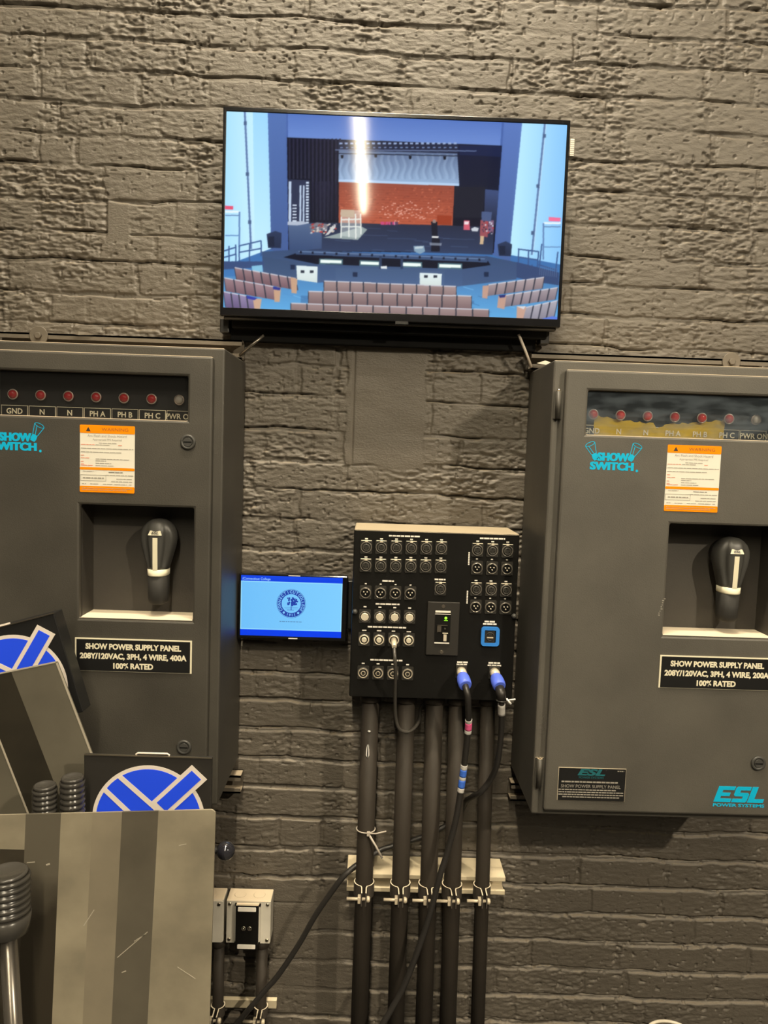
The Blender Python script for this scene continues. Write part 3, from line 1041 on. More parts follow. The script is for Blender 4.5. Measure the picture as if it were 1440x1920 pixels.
    P([(1042, 732), (1066, 730), (1060, 782), (1040, 778)], (190, 152, 136))
    seats(1130, 768, 1332, 738, 6, 46, -10, (150, 142, 148))
    P([(1103, 770), (1134, 768), (1126, 822), (1098, 816)], (190, 152, 136)); P([(1104, 768), (1130, 766), (1128, 776), (1108, 778)], (40, 46, 110))
    seats(1206, 815, 1332, 788, 4, 66, -14, (156, 156, 166))
    P([(1174, 812), (1210, 812), (1198, 862), (1172, 862)], (196, 158, 140)); P([(1172, 810), (1208, 810), (1200, 822)], (214, 214, 218))
    P([(1270, 858), (1310, 848), (1335, 852), (1330, 868), (1270, 868)], (88, 120, 214))
    a = blur(cv.a, 4)
    a = a.reshape(H // 2, 2, W // 2, 2, 3).mean((1, 3))
    # soft bloom of the panel itself
    g = blur(a, 30)
    return np.clip(a * 0.93 + g * 0.09 + 3, 0, 255)


# ------------------------------------------------------------------ television
tv = thing('television', 'flat black television showing a theatre stage, mounted on the brick wall', 'television', (0.025, -0.02, 1.772))
TX0, TX1, TZ0, TZ1 = -0.3365, 0.3855, 1.772, 2.197
mb = MB().holes(TX0, TX1, TZ0, TZ1, [(-0.330, 0.3790, 1.7885, 2.188)], -0.082, -0.066)
build('bezel', mb, M['bezel'], tv, bevel=0.0012, weld=True)
build('rear_housing', MB().box(TX0 + 0.004, TX1 - 0.004, -0.066, -0.050, TZ0 - 0.006, TZ1 - 0.004)
      .box(TX0 + 0.05, TX1 - 0.05, -0.050, -0.022, TZ0 + 0.03, TZ1 - 0.06), M['black'], tv, bevel=0.004)
screen_mesh('screen', theatre_picture(), -0.330, 0.3790, 1.7885, 2.188, -0.0795, M['tvscreen'], tv)
build('sensor_window', MB().box(0.035, 0.062, -0.0835, -0.080, 1.7665, 1.7725), M['black'], tv)

mount = thing('mounting_bracket', 'black mounting bracket hanging below the television against the brick', 'bracket', (0.01, -0.004, 1.724))
build('back_plate', MB().box(-0.326, 0.348, -0.020, -0.004, 1.727, 1.80), M['matte'], mount, bevel=0.003)
build('front_lip', MB().box(-0.318, 0.366, -0.046, -0.020, 1.752, 1.768), M['matte'], mount, bevel=0.002)
for sx in (-0.335, 0.363):
    build('end_hook', MB().box(sx - 0.010, sx + 0.010, -0.040, -0.006, 1.742, 1.772), M['black'], mount, bevel=0.002)
tag(build('brace_rod', MB().tube([(-0.248, -0.046, 1.738), (-0.279, -0.046, 1.712), (-0.3005, -0.040, 1.694)], 0.0032, 8), M['pole']),
    'thin dark rod from the television bracket down to the left cabinet corner', 'rod', 'television brace rods')
tag(build('brace_rod', MB().tube([(0.304, -0.046, 1.760), (0.322, -0.046, 1.722), (0.337, -0.040, 1.690)], 0.0032, 8), M['tie']),
    'thin dusty rod from the television bracket down to the right cabinet corner', 'rod', 'television brace rods')
tag(build('barcode_sticker', (lambda b: [b.box(0.4065, 0.4150, -0.0006, 0.0012, 2.156, 2.192)] +
          [b.box(0.4067, 0.4148, -0.0009, -0.0006, 2.158 + k * 0.0042, 2.1596 + k * 0.0042, 1) for k in range(8)])(mbx := MB()) and mbx,
          [M['paper'], M['ink']]),
    'tiny striped paper sticker on the wall at the right edge of the television', 'sticker')


# ------------------------------------------------------------------ power cabinets
def logo_show(x0, zt, mi=0):
    """two beaming torches over two lines of lettering; x0 left end, zt top"""
    b = MB()
    y = -0.2564
    for w, xa, xb, zc, sz in (('SHOW', 0.0265, 0.0885, 0.0285, 0.0212), ('SWITCH', 0.0130, 0.0985, 0.0462, 0.0202)):
        for dx in (-0.0008, 0.0008):
            q = text_mb(w, 0, y, zt - zc, sz, 0, 1.0, bold=0.0008)
            qx = [v[0] for v in q.v]
            k = (xb - xa - 0.0016) / (max(qx) - min(qx)); m0 = (max(qx) + min(qx)) / 2
            b.join(q.move(lambda p: Vector((x0 + (xa + xb) / 2 + dx + (p.x - m0) * k, p.y - 0.00002 * (dx > 0), p.z))))
    b.prism(circle(x0 + 0.105, zt - 0.0530, 0.0026, 12), y, y + 0.0003)
    for s in (-1, 1):
        cx = x0 + 0.0575 + s * 0.036
        cz = zt - 0.026
        ux, uz = s * 0.42, 0.907
        px, pz = uz, -ux
        body = [(cx + ux * a + px * c, cz + uz * a + pz * c) for a, c in ((-0.009, -0.0042), (-0.004, -0.0058), (0.004, -0.0050), (0.004, 0.0050), (-0.004, 0.0058), (-0.009, 0.0042))]
        b.prism(body, y, y + 0.0003)
        tip = [(cx + ux * 0.024, cz + uz * 0.024)]
        for a, c, a2, c2 in ((0.004, -0.0050, 0.024, -0.0098), (0.004, 0.0050, 0.024, 0.0098), (0.004, 0.0, 0.022, -0.004)):
            p0 = (cx + ux * a + px * c, cz + uz * a + pz * c)
            p1 = (cx + ux * a2 + px * c2, cz + uz * a2 + pz * c2)
            n = Vector((p1[1] - p0[1], p0[0] - p1[0])).normalized() * 0.0006
            b.prism([(p0[0] + n.x, p0[1] + n.y), (p1[0] + n.x, p1[1] + n.y), (p1[0] - n.x, p1[1] - n.y), (p0[0] - n.x, p0[1] - n.y)], y, y + 0.0003)
        ex, ez = tip[0]
        ring_o, ring_i = [], []
        for k in range(24):
            a = 2 * PI * k / 24
            for R, lst in ((1.0, ring_o), (0.86, ring_i)):
                q = (0.0098 * R * math.cos(a), 0.0040 * (R if R == 1 else 0.72) * math.sin(a))
                lst.append((ex + px * q[0] + ux * q[1], ez + pz * q[0] + uz * q[1]))
        vs = [(p[0], y, p[1]) for p in ring_o + ring_i]
        b.add(vs, [(k, (k + 1) % 24, 24 + (k + 1) % 24, 24 + k) for k in range(24)])
    return b


def dashes(b, x0, x1, z, h, mi, rng, y=-0.2572, lo=0.004, hi=0.012):
    x = x0
    while x < x1 - 0.001:
        w = min(rng.uniform(lo, hi), x1 - x)
        b.box(x, x + w, y, y + 0.0003, z, z + h, mi)
        x += w + 0.0012


def make_cabinet(x0, label, amps, warn_dx, is_right):
    W = 0.4705
    xr = lambda r: x0 + r
    t = thing('power_supply_cabinet', label, 'electrical cabinet', (x0 + W / 2, -0.004, 0.775), 'wall mounted power supply cabinets')
    skin = M['cabpale'] if is_right else M['cab']
    win = (xr(0.0445), xr(0.423), 1.5425, 1.6270)
    rec = (xr(0.218), xr(0.4375), 1.153, 1.3755)
    big = lambda h, d: (h[0] - d, h[1] + d, h[2] - d, h[3] + d)
    mb = MB().holes(xr(-0.021), xr(W + 0.019), 0.775, 1.684, [big(win, 0.006), big(rec, 0.004)], -0.240, -0.004)
    build('cabinet_body', mb, skin, t, bevel=0.004, weld=True)
    mb = MB().holes(x0, x0 + W, 0.790, 1.6655, [win, rec], -0.2560, -0.2405)
    build('cabinet_door', mb, skin, t, bevel=0.0045, weld=True)
    # switch recess
    a, b_, c, d = rec
    mb = MB().box(a - 0.003, b_ + 0.003, -0.180, -0.176, c - 0.003, d + 0.003)
    mb.box(a - 0.003, a, -0.240, -0.180, c - 0.003, d + 0.003).box(b_, b_ + 0.003, -0.240, -0.180, c - 0.003, d + 0.003)
    mb.box(a, b_, -0.240, -0.180, d, d + 0.003)
    build('switch_recess', mb, M['cabdark'], t)
    build('recess_ledge', MB().box(a, b_, -0.2545, -0.180, c - 0.002, c + 0.0015), M['cabdark'], t)
    # indicator window
    y = -0.193
    ip = build('indicator_panel', MB().box(win[0] - 0.03, win[1] + 0.03, y, y + 0.004, win[2] - 0.03, win[3] + 0.03), M['plate'], t)
    lab = ['GND', 'N', 'N', 'PH A', 'PH B', 'PH C', 'PWR ON']
    cx = (win[0] + win[1]) / 2 - (0.004 if not is_right else -0.001)
    for k, s in enumerate(lab):
        x = cx + (k - 3) * 0.0545
        lamp = build('indicator_lamp', MB().lathe((x, y, 1.5845), [(0, 0.0088), (-0.008, 0.0088), (-0.0125, 0.0075), (-0.0150, 0.0050), (-0.0158, 0.0015)], 'y', 20),
                     M['whitelamp'] if k == 6 else (M['redlamp2'] if is_right else M['redlamp']), t)
        build('lamp_bezel', MB().torus((x, y - 0.009, 1.5845), 0.0092, 0.0013, 'y', 24, 6), M['lampring'], lamp)
        lb = MB().box(x - 0.0262, x + 0.0262, y - 0.0012, y, 1.541, 1.5635, 1)
        lb.box(x - 0.0252, x + 0.0252, y - 0.0015, y - 0.0012, 1.5415, 1.5625, 0)
        tab = build('indicator_label', lb, [M['plate'], M['cream']], t)
        build('lettering', text_mb(s, x, y - (0.0040 if is_right else 0.0018), 1.5515, 0.0150, 0, 0.95, bold=0.0003), M['cream'], tab)
    if is_right:
        # wavy translucent yellow layer behind the pane
        n = 40
        vs, fs = [], []
        for i in range(n + 1):
            u = i / n
            x = xr(0.076) + u * 0.262
            top = 1.583 - 0.012 * math.sin(PI * u) + 0.0018 * math.sin(i * 1.9) - (0.008 if 0.47 < u < 0.53 else 0)
            for j in range(5):
                v = j / 4
                z = 1.5405 + v * (top - 1.5405)
                vs.append((x + 0.0015 * math.sin(j * 2 + i), -0.1956 + 0.0005 * math.sin(i * 1.3 + j * 2.1), z))
        for i in range(n):
            for j in range(4):
                p = i * 5 + j
                fs.append((p, p + 5, p + 6, p + 1))
        build('yellow_layer', MB().add(vs, fs, 0, True), M['yellow'], t)
    build('window_pane', MB().box(win[0] - 0.004, win[1] + 0.004, -0.2478, -0.2450, win[2] - 0.004, win[3] + 0.004),
          M['bluepane'] if is_right else M['pane'], t)
    # torch logo
    build('torch_logo', logo_show(xr(0.0385 if not is_right else 0.0415), 1.5285), M['cyan'], t)['label'] = 'cyan lettering with two torches'
    # orange and white warning label
    rng = random.Random(3)
    wx0, wz0, wz1 = xr(warn_dx), 1.400, 1.5285
    ww = 0.1045
    b = MB().prism(rrect(wx0, wx0 + ww, wz0, wz1, 0.003), -0.2566, -0.2562, 0)
    for za, zb in ((0.1130, 0.1285), (0.0430, 0.0480), (0.0, 0.0120)):
        b.prism(rrect(wx0, wx0 + ww, wz0 + za, wz0 + zb, 0.002), -0.2570, -0.2565, 1)
    b.prism([(wx0 + 0.0115, wz0 + 0.1165), (wx0 + 0.0205, wz0 + 0.1165), (wx0 + 0.016, wz0 + 0.1245)], -0.2573, -0.2570, 3)
    b.join(text_mb('WARNING', wx0 + 0.067, -0.2573, wz0 + 0.1205, 0.0085, 0, 1.25), 5)
    b.join(text_mb('Arc Flash and Shock Hazard', wx0 + 0.052, -0.2570, wz0 + 0.1080, 0.0066, 0, 1.0), 2)
    b.join(text_mb('Appropriate PPE Required', wx0 + 0.052, -0.2570, wz0 + 0.1010, 0.0052, 0, 1.0), 2)
    for dz, xa, xb, mi in ((0.094, 0.036, 0.07, 2), (0.0905, 0.002, 0.028, 4), (0.0905, 0.030, 0.058, 2), (0.0905, 0.073, 0.080, 4), (0.0835, 0.002, 0.102, 2),
                           (0.0765, 0.002, 0.08, 2), (0.070, 0.002, 0.008, 4), (0.0650, 0.002, 0.018, 4), (0.0635, 0.03, 0.094, 2), (0.058, 0.002, 0.007, 4),
                           (0.060, 0.03, 0.05, 2), (0.0535, 0.002, 0.008, 4), (0.0555, 0.03, 0.06, 2), (0.051, 0.03, 0.066, 2), (0.051, 0.002, 0.026, 4),
                           (0.0395, 0.006, 0.026, 2), (0.0385, 0.055, 0.082, 3), (0.033, 0.05, 0.102, 2), (0.0262, 0.07, 0.10, 2), (0.021, 0.06, 0.10, 2),
                           (0.0155, 0.004, 0.012, 2), (0.0155, 0.02, 0.036, 2), (0.0155, 0.044, 0.062, 2), (0.0155, 0.066, 0.09, 2), (0.0155, 0.094, 0.099, 2)):
        dashes(b, wx0 + xa, wx0 + xb, wz0 + dz, 0.0011, mi, rng, -0.2570)
    for q in ((0.001, 0.050, 0.0330, 0.0336), (0.001, 0.050, 0.0220, 0.0226), (0.001, 0.0016, 0.0220, 0.0336), (0.0494, 0.050, 0.0220, 0.0336)):
        b.box(wx0 + q[0], wx0 + q[1], -0.2570, -0.2566, wz0 + q[2], wz0 + q[3], 2)
    dashes(b, wx0 + 0.006, wx0 + 0.046, wz0 + 0.0262, 0.0024, 2, rng, -0.2570)
    dashes(b, wx0 + 0.004, wx0 + 0.10, wz0 + 0.0075, 0.0009, 2, rng, -0.2573)
    dashes(b, wx0 + 0.004, wx0 + 0.09, wz0 + 0.0040, 0.0009, 2, rng, -0.2573)
    build('warning_label', b, [M['paper'], M['orange'], M['ink'], M['dark_ink'], M['red_ink'], M['brown_ink']], t)
    # engraved nameplate
    nx0, nx1, nz0, nz1 = xr(0.2105 if not is_right else 0.2145), xr(0.438 if not is_right else 0.4425), 1.0495, 1.1150
    np_ = build('nameplate', MB().box(nx0, nx1, -0.2580, -0.2561, nz0, nz1, 1).box(nx0 + 0.0032, nx1 - 0.0032, -0.2585, -0.2580, nz0 + 0.0008, nz1 - 0.0024, 0),
                [M['plate'], M['cream']], t)
    xm = (nx0 + nx1) / 2
    b = MB()
    for s, z, wd in (('SHOW POWER SUPPLY PANEL', 1.0985, 0.186), ('208Y/120VAC, 3PH, 4 WIRE, ' + amps, 1.0795, 0.208), ('100% RATED', 1.0605, 0.078)):
        q = text_mb(s, 0, -0.2588, z, 0.0150, 0, 1.0, bold=0.0007)
        xs = [v[0] for v in q.v]
        k = wd / (max(xs) - min(xs)); mid = (max(xs) + min(xs)) / 2
        q.move(lambda p: Vector((xm + (p.x - mid) * k, p.y, p.z)))
        b.join(q)
    build('lettering', b, M['cream'], np_)
    # quarter-turn locks
    for z in (1.5020, 0.9010):
        x = xr(0.425)
        lk = build('door_lock', MB().lathe((x, -0.2560, z), [(0, 0.0145), (-0.0030, 0.0145), (-0.0042, 0.0130), (-0.0042, 0.0098), (-0.0026, 0.0092)], 'y', 28), M['handle'], t)
        build('lock_slot', MB().lathe((x, -0.2586, z), [(0, 0.0088), (-0.0022, 0.0084)], 'y', 24, 0).box(x - 0.0078, x + 0.0078, -0.2612, -0.2608, z - 0.0012, z + 0.0012, 1),
              [M['handle'], M['matte']], lk)
    # hinges on the left edge
    if is_right:
        for z0_, z1_ in ((1.571, 1.624), (0.834, 0.894)):
            hg = build('door_hinge', MB().box(xr(-0.0185), xr(-0.002), -0.2425, -0.2400, z0_, z1_), M['cab'], t)
            zz = [z0_, z0_ + 0.018, z0_ + 0.0185, z1_ - 0.0185, z1_ - 0.018, z1_]
            build('hinge_knuckle', MB().tube([(xr(-0.0105), -0.2470, z0_), (xr(-0.0105), -0.2470, z1_)], 0.0052, 12).tube([(xr(-0.0105), -0.2470, z1_), (xr(-0.0105), -0.2470, z1_ + 0.004)], 0.003, 10, 1),
                  [M['cab'], M['steel']], hg)
        # small rating plate and the maker's mark
        px0, px1, pz0, pz1 = xr(0.0255), xr(0.1610), 0.8135, 0.8815
        pl = build('rating_plate', MB().box(px0, px1, -0.2572, -0.2561, pz0, pz1, 1).box(px0 + 0.001, px1 - 0.0006, -0.2576, -0.2572, pz0 + 0.0004, pz1 - 0.0012, 0),
                   [M['plate'], M['clamp']], t)
        b = MB()
        q = text_mb('ESL', 0, -0.2580, 0.8720, 0.0175, 0, 1.5, bold=0.0008, shear=0.25)
        xs = [v[0] for v in q.v]; k = 0.056 / (max(xs) - min(xs)); mid = (max(xs) + min(xs)) / 2
        b.join(q.move(lambda p: Vector((px0 + 0.066 + (p.x - mid) * k, p.y, p.z))))
        b.join(text_mb('POWER SYSTEMS', px0 + 0.066, -0.2580, 0.8615, 0.0066, 0, 1.0))
        build('maker_mark', b, M['cyan_dim'], pl)
        b = MB()
        b.join(text_mb('SHOW POWER SUPPLY PANEL', px0 + 0.066, -0.2580, 0.8432, 0.0094, 0, 0.94))
        rg = random.Random(8)
        dashes(b, px0 + 0.007, px0 + 0.122, 0.8510, 0.0030, 0, rg, -0.2580)
        dashes(b, px0 + 0.118, px0 + 0.131, 0.8755, 0.0018, 0, rg, -0.2580, 0.002, 0.004)
        for z, a0, a1 in ((0.8352, 0.002, 0.118), (0.8302, 0.002, 0.132), (0.8252, 0.002, 0.133), (0.8202, 0.010, 0.126)):
            dashes(b, px0 + a0, px0 + a1, z, 0.0021, 0, rg, -0.2580, 0.003, 0.009)
        build('lettering', b, M['ink'], pl)
        # big cyan mark: letters cut from slanted blocks
        ex, ez = 0.702, 0.8185
        b = MB()
        S = lambda u, v: (ex + u + v * 0.30, ez + v)
        for pts in ([(0.000, 0), (0.034, 0), (0.034, 0.0075), (0.011, 0.0075), (0.011, 0.0125), (0.028, 0.0125), (0.028, 0.0195), (0.011, 0.0195), (0.011, 0.0250), (0.034, 0.0250), (0.034, 0.0325), (0.000, 0.0325)],
                    [(0.036, 0), (0.064, 0), (0.066, 0.0030), (0.066, 0.0170), (0.063, 0.0200), (0.047, 0.0200), (0.047, 0.0250), (0.066, 0.0250), (0.066, 0.0325), (0.039, 0.0325), (0.036, 0.0295), (0.036, 0.0155), (0.039, 0.0125), (0.055, 0.0125), (0.055, 0.0075), (0.036, 0.0075)],
                    [(0.068, 0), (0.100, 0), (0.100, 0.0075), (0.080, 0.0075), (0.080, 0.0325), (0.068, 0.0325)]):
            b.prism([S(*p) for p in pts], -0.2566, -0.2561)
        q = text_mb('POWER SYSTEMS', 0, -0.2565, 0.8118, 0.0088, 0, 1.0, bold=0.0003)
        xs = [v[0] for v in q.v]; k = 0.104 / (max(xs) - min(xs)); mid = (max(xs) + min(xs)) / 2
        b.join(q.move(lambda p: Vector((0.7535 + (p.x - mid) * k, p.y, p.z))))
        build('maker_lettering', b, M['cyan'], t)['label'] = 'cyan slanted lettering at the lower right of the door'
        rg = random.Random(2)
        b = MB()
        for k in range(9):
            u = k / 8
            x, z = 0.5752 - 0.008 * u + rg.uniform(-0.001, 0.001), 1.2265 - 0.033 * u
            b.box(x, x + rg.uniform(0.0015, 0.004), -0.2563, -0.2561, z, z + rg.uniform(0.001, 0.0025))
        build('chalk_marks', b, M['ink'], t)
    # pistol shaped switch handle: big rounded head, collar, grip
    hx = xr(0.360)
    hy = -0.214
    secs = [(1.3490, 0.004, 0.010, 0.0), (1.3470, 0.014, 0.016, 0.0), (1.3420, 0.022, 0.022, 0.15), (1.3340, 0.0295, 0.026, 0.4), (1.3230, 0.0345, 0.028, 0.7),
            (1.3100, 0.0355, 0.0285, 1.0), (1.2960, 0.0335, 0.028, 1.0), (1.2820, 0.0295, 0.0275, 1.0), (1.2680, 0.0255, 0.027, 1.0), (1.2560, 0.0218, 0.0265, 0.8), (1.2500, 0.0206, 0.026, 0.5)]

    def ring(z, rx, ry, fl, n=48):
        out = []
        for j in range(n):
            a = 2 * PI * j / n
            k = 1.0
            d1 = abs(((a - (1.5 * PI - 0.62) + PI) % (2 * PI)) - PI)
            d2 = abs(((a - (1.5 * PI + 0.62) + PI) % (2 * PI)) - PI)
            k -= 0.20 * fl * (math.exp(-(d1 / 0.20) ** 2) + math.exp(-(d2 / 0.20) ** 2))
            c, s = math.cos(a), math.sin(a)
            e = 0.82
            out.append((hx + rx * k * math.copysign(abs(c) ** e, c), hy + ry * k * math.copysign(abs(s) ** e, s), z))
        return out
    hd = build('switch_handle', MB().rings([ring(*q) for q in secs[::-1]]).lathe((hx, -0.181, 1.312), [(0, 0.030), (-0.014, 0.026)], 'y', 28), M['handle'], t)
    build('handle_collar', MB().rings([ring(z, r, 0.0268, 0.0) for z, r in ((1.2365, 0.0188), (1.2385, 0.0202), (1.2500, 0.0206))]), M['cream'], hd)
    build('handle_grip', MB().rings([ring(z, rx, ry, 0.0) for z, rx, ry in ((1.1770, 0.006, 0.008), (1.1785, 0.0125, 0.016), (1.1820, 0.0175, 0.021), (1.1900, 0.0192, 0.0235), (1.2365, 0.0200, 0.0255))]),
          M['grip_matte'], hd)
    fy = lambda z: hy - np.interp(z, [q[0] for q in secs[::-1]], [q[2] for q in secs[::-1]])
    zs = [1.250, 1.262, 1.275, 1.288, 1.300, 1.3135]
    vs, fs = [], []
    for z in zs:
        vs += [(hx - 0.0048, fy(z) - 0.0012, z), (hx + 0.0048, fy(z) - 0.0012, z)]
    for i in range(len(zs) - 1):
        fs.append((2 * i, 2 * i + 1, 2 * i + 3, 2 * i + 2))
    build('pointer_stripe', MB().add(vs, fs), M['cream'], hd)
    vs = [(hx + dx, fy(z) - 0.0016 + 0.25 * max(0, z - 1.32), z) for dx, z in ((-0.0140, 1.3185), (0.0130, 1.3185), (0.0130, 1.3200), (0.0100, 1.3275), (-0.0105, 1.3275))]
    eb = MB().add(vs, [(0, 1, 2, 3, 4)], 0)
    q = text_mb('ESL', hx - 0.0005, 0, 1.3228, 0.0068, 1, 1.45, bold=0.0002, shear=0.2)
    eb.join(q.move(lambda p: Vector((p.x, fy(p.z) - 0.0028 + 0.25 * max(0, p.z - 1.32), p.z))), 1)
    build('handle_badge', eb, [M['cream'], M['handle']], hd)
    return t


make_cabinet(-0.783, 'dark steel cabinet at the left whose nameplate reads 400A, red indicator lamps', '400A', 0.2190, False)
make_cabinet(0.3615, 'dark steel cabinet at the right whose nameplate reads 200A, yellow layer in its window', '200A', 0.2035, True)


# mounting rails behind the cabinets
def rail(x0, x1, z0, z1, label, washers=()):
    t = thing('mounting_rail', label, 'rail', ((x0 + x1) / 2, -0.004, z0), 'strut rails behind the cabinets')
    build('channel', MB().box(x0, x1, -0.040, -0.004, z1 - 0.004, z1).box(x0, x1, -0.040, -0.004, z0, z0 + 0.004).box(x0, x1, -0.008, -0.004, z0, z1)
          .box(x0, x1, -0.040, -0.037, z1 - 0.012, z1).box(x0, x1, -0.040, -0.037, z0, z0 + 0.012), M['rail'], t)
    for wx in washers:
        w = build('fender_washer', MB().lathe((wx, -0.040, z1 - 0.006), [(0, 0.020), (-0.0025, 0.020), (-0.003, 0.019)], 'y', 28), M['rail'], t)
        build('bolt_head', MB().lathe((wx, -0.043, z1 - 0.006), [(0, 0.0075), (-0.0055, 0.0075), (-0.006, 0.006)], 'y', 6), M['rail'], w)


rail(-0.83, -0.2965, 1.686, 1.727, 'dusty strut rail along the top of the left cabinet', (-0.735,))
rail(0.336, 0.86, 1.686, 1.7235, 'dusty strut rail along the top of the right cabinet', (0.775,))
rail(-0.83, -0.281, 0.708, 0.749, 'strut rail poking out under the lower right corner of the left cabinet')
rail(0.337, 0.86, 0.708, 0.749, 'strut rail end poking out under the lower left corner of the right cabinet')
tag(build('paint_chip', MB().add([(-0.662, -0.042, 1.7275), (-0.648, -0.044, 1.733), (-0.628, -0.043, 1.731), (-0.616, -0.041, 1.7265), (-0.648, -0.047, 1.7245)],
                                 [(0, 4, 1), (1, 4, 2), (2, 4, 3)]).add([(-0.662, -0.036, 1.7275), (-0.616, -0.036, 1.7275), (-0.648, -0.040, 1.7275)], [(0, 1, 2)]), M['rail']),
    'flake of peeling paint on the rail over the left cabinet', 'paint flake')
tag(build('paper_scrap', MB().add([(0.345, -0.15, 1.6845), (0.352, -0.165, 1.6850), (0.374, -0.14, 1.6860), (0.362, -0.06, 1.704), (0.345, -0.05, 1.6990)],
                                  [(0, 1, 2, 3, 4)]), M['canrim']),
    'pale scrap lying on the top left corner of the right cabinet', 'scrap')

# ------------------------------------------------------------------ connector panel
PY = -0.150
cp = thing('connector_panel', 'black wall box of audio sockets between the two cabinets, dust on top', 'connector panel', (0.135, -0.004, 0.977))
build('enclosure', MB().box(-0.0375, 0.3085, PY + 0.003, -0.004, 0.977, 1.3335), M['panel'], cp, bevel=0.003)
build('front_plate', MB().box(-0.0365, 0.3075, PY, PY + 0.0028, 0.978, 1.3320), M['panel'], cp, bevel=0.0012)
FX, FZ = 0.0244, 0.0288


def socket(kind, x, z):
    y = PY
    b = MB().prism(rrect(x - FX / 2, x + FX / 2, z - FZ / 2, z + FZ / 2, 0.0022), y - 0.0022, y)
    b.torus((x, y - 0.0026, z - 0.0008), 0.0108, 0.0012, 'y', 28, 8, 1)
    for sx, sz in ((-1, 1), (1, -1)):
        b.lathe((x + sx * 0.0096, y - 0.0022, z + sz * 0.0118), [(0, 0.0015), (-0.0006, 0.0012)], 'y', 10)
    if kind == 'female':
        b.lathe((x, y - 0.0022, z - 0.0008), [(0, 0.0079), (-0.0022, 0.0077), (-0.0026, 0.0070)], 'y', 24).torus((x, y - 0.0046, z - 0.0008), 0.0066, 0.0005, 'y', 24, 6, 1)
        o = build('xlr_socket', b, [M['socket'], M['socket_ring']], cp)
        h = MB()
        for a in (210, 330, 90):
            h.lathe((x + 0.0042 * math.cos(math.radians(a)), y - 0.0049, z - 0.0008 + 0.0042 * math.sin(math.radians(a))), [(0, 0.0011), (-0.0003, 0.0011)], 'y', 10)
        build('contact_holes', h, M['matte'], o)
        build('latch_tab', MB().box(x - 0.0030, x + 0.0030, y - 0.0052, y - 0.0022, z + 0.0100, z + 0.0146).box(x - 0.0108, x + 0.0108, y - 0.0036, y - 0.0022, z + 0.0124, z + 0.0140),
              M['nickel'], o, bevel=0.0006)
    elif kind == 'male':
        o = build('xlr_plug_socket', b, [M['socket'], M['socket_ring']], cp)
        build('cup', MB().lathe((x, y - 0.0022, z - 0.0008), [(0, 0.0094), (-0.0004, 0.0094)], 'y', 24), M['matte'], o)
        for dx, dz in ((-0.0036, 0.0016), (0.0036, 0.0016), (0, -0.0034)):
            build('pin', MB().lathe((x + dx, y - 0.0024, z + dz), [(0, 0.0014), (-0.0035, 0.0014), (-0.0042, 0.0009)], 'y', 10), M['nickel'], o)
        build('rim_lip', MB().torus((x, y - 0.0032, z - 0.0008), 0.0100, 0.0007, 'y', 28, 6), M['steel'], o)
    elif kind == 'plain':
        o = build('coax_socket', b, [M['socket'], M['socket_ring']], cp)
        build('barrel', MB().lathe((x, y - 0.0022, z - 0.0008), [(0, 0.0086), (-0.0034, 0.0086), (-0.0040, 0.0078)], 'y', 8), M['nickel'], o)
    elif kind == 'ring':
        o = build('video_socket', b, [M['socket'], M['socket_ring']], cp)
        build('shield_ring', MB().torus((x, y - 0.0034, z - 0.0008), 0.0094, 0.0012, 'y', 28, 8), M['nickel'], o)
        build('barrel', MB().lathe((x, y - 0.0022, z - 0.0008), [(0, 0.0055), (-0.0050, 0.0055), (-0.0056, 0.0046)], 'y', 20), M['nickel'], o)
    else:
        o = build('speaker_socket', b, [M['socket'], M['socket_ring']], cp)
        build('shield_ring', MB().torus((x, y - 0.0030, z - 0.0008), 0.0095, 0.0009, 'y', 28, 6), M['clamp'], o)
        build('core', MB().lathe((x, y - 0.0022, z - 0.0008), [(0, 0.0060), (-0.0026, 0.0058)], 'y', 20).torus((x, y - 0.0045, z - 0.0008), 0.0043, 0.0007, 'y', 20, 6, 1)
              .box(x - 0.0052, x - 0.0030, y - 0.0054, y - 0.0044, z - 0.0018, z + 0.0006, 1), [M['socket'], M['clamp']], o)
    return o


def strip(x0, x1, z, h=0.0032, lo=0.006, hi=0.012):
    b = MB()
    dashes(b, x0, x1, z - h / 2, h, 0, random.Random(int(x0 * 9999) + int(z * 777)), PY - 0.0003, lo, hi)
    return build('printed_caption', b, M['white'], cp)


for r, z in enumerate((1.2975, 1.2590)):
    for k in range(6):
        x = -0.0112 + k * 0.03125
        socket('female', x, z + k * 0.0005)
        strip(x - 0.003, x + 0.003, z + 0.0172 + k * 0.0005, 0.0024)
strip(0.0352, 0.0997, 1.3225)
strip(0.2247, 0.2776, 1.3232)
for k in range(3):
    x = 0.2205 + k * 0.0314
    socket('female', x, 1.2988); strip(x - 0.003, x + 0.003, 1.3168, 0.0024)
    socket('male', x + 0.0006, 1.2612); strip(x - 0.002, x + 0.002, 1.2795, 0.0020)
    socket('female', x + 0.0008, 1.2162); strip(x - 0.003, x + 0.003, 1.2340, 0.0024)
    socket('male', x + 0.0014, 1.1790); strip(x - 0.002, x + 0.002, 1.1972, 0.0020)
for z0_, z1_ in ((1.2663, 1.2924), (1.1846, 1.2103)):
    b = MB()
    z = z0_
    while z < z1_:
        b.box(0.2022, 0.2052, PY - 0.0003, PY, z, z + 0.0026); z += 0.0035
    build('printed_caption', b, M['white'], cp)
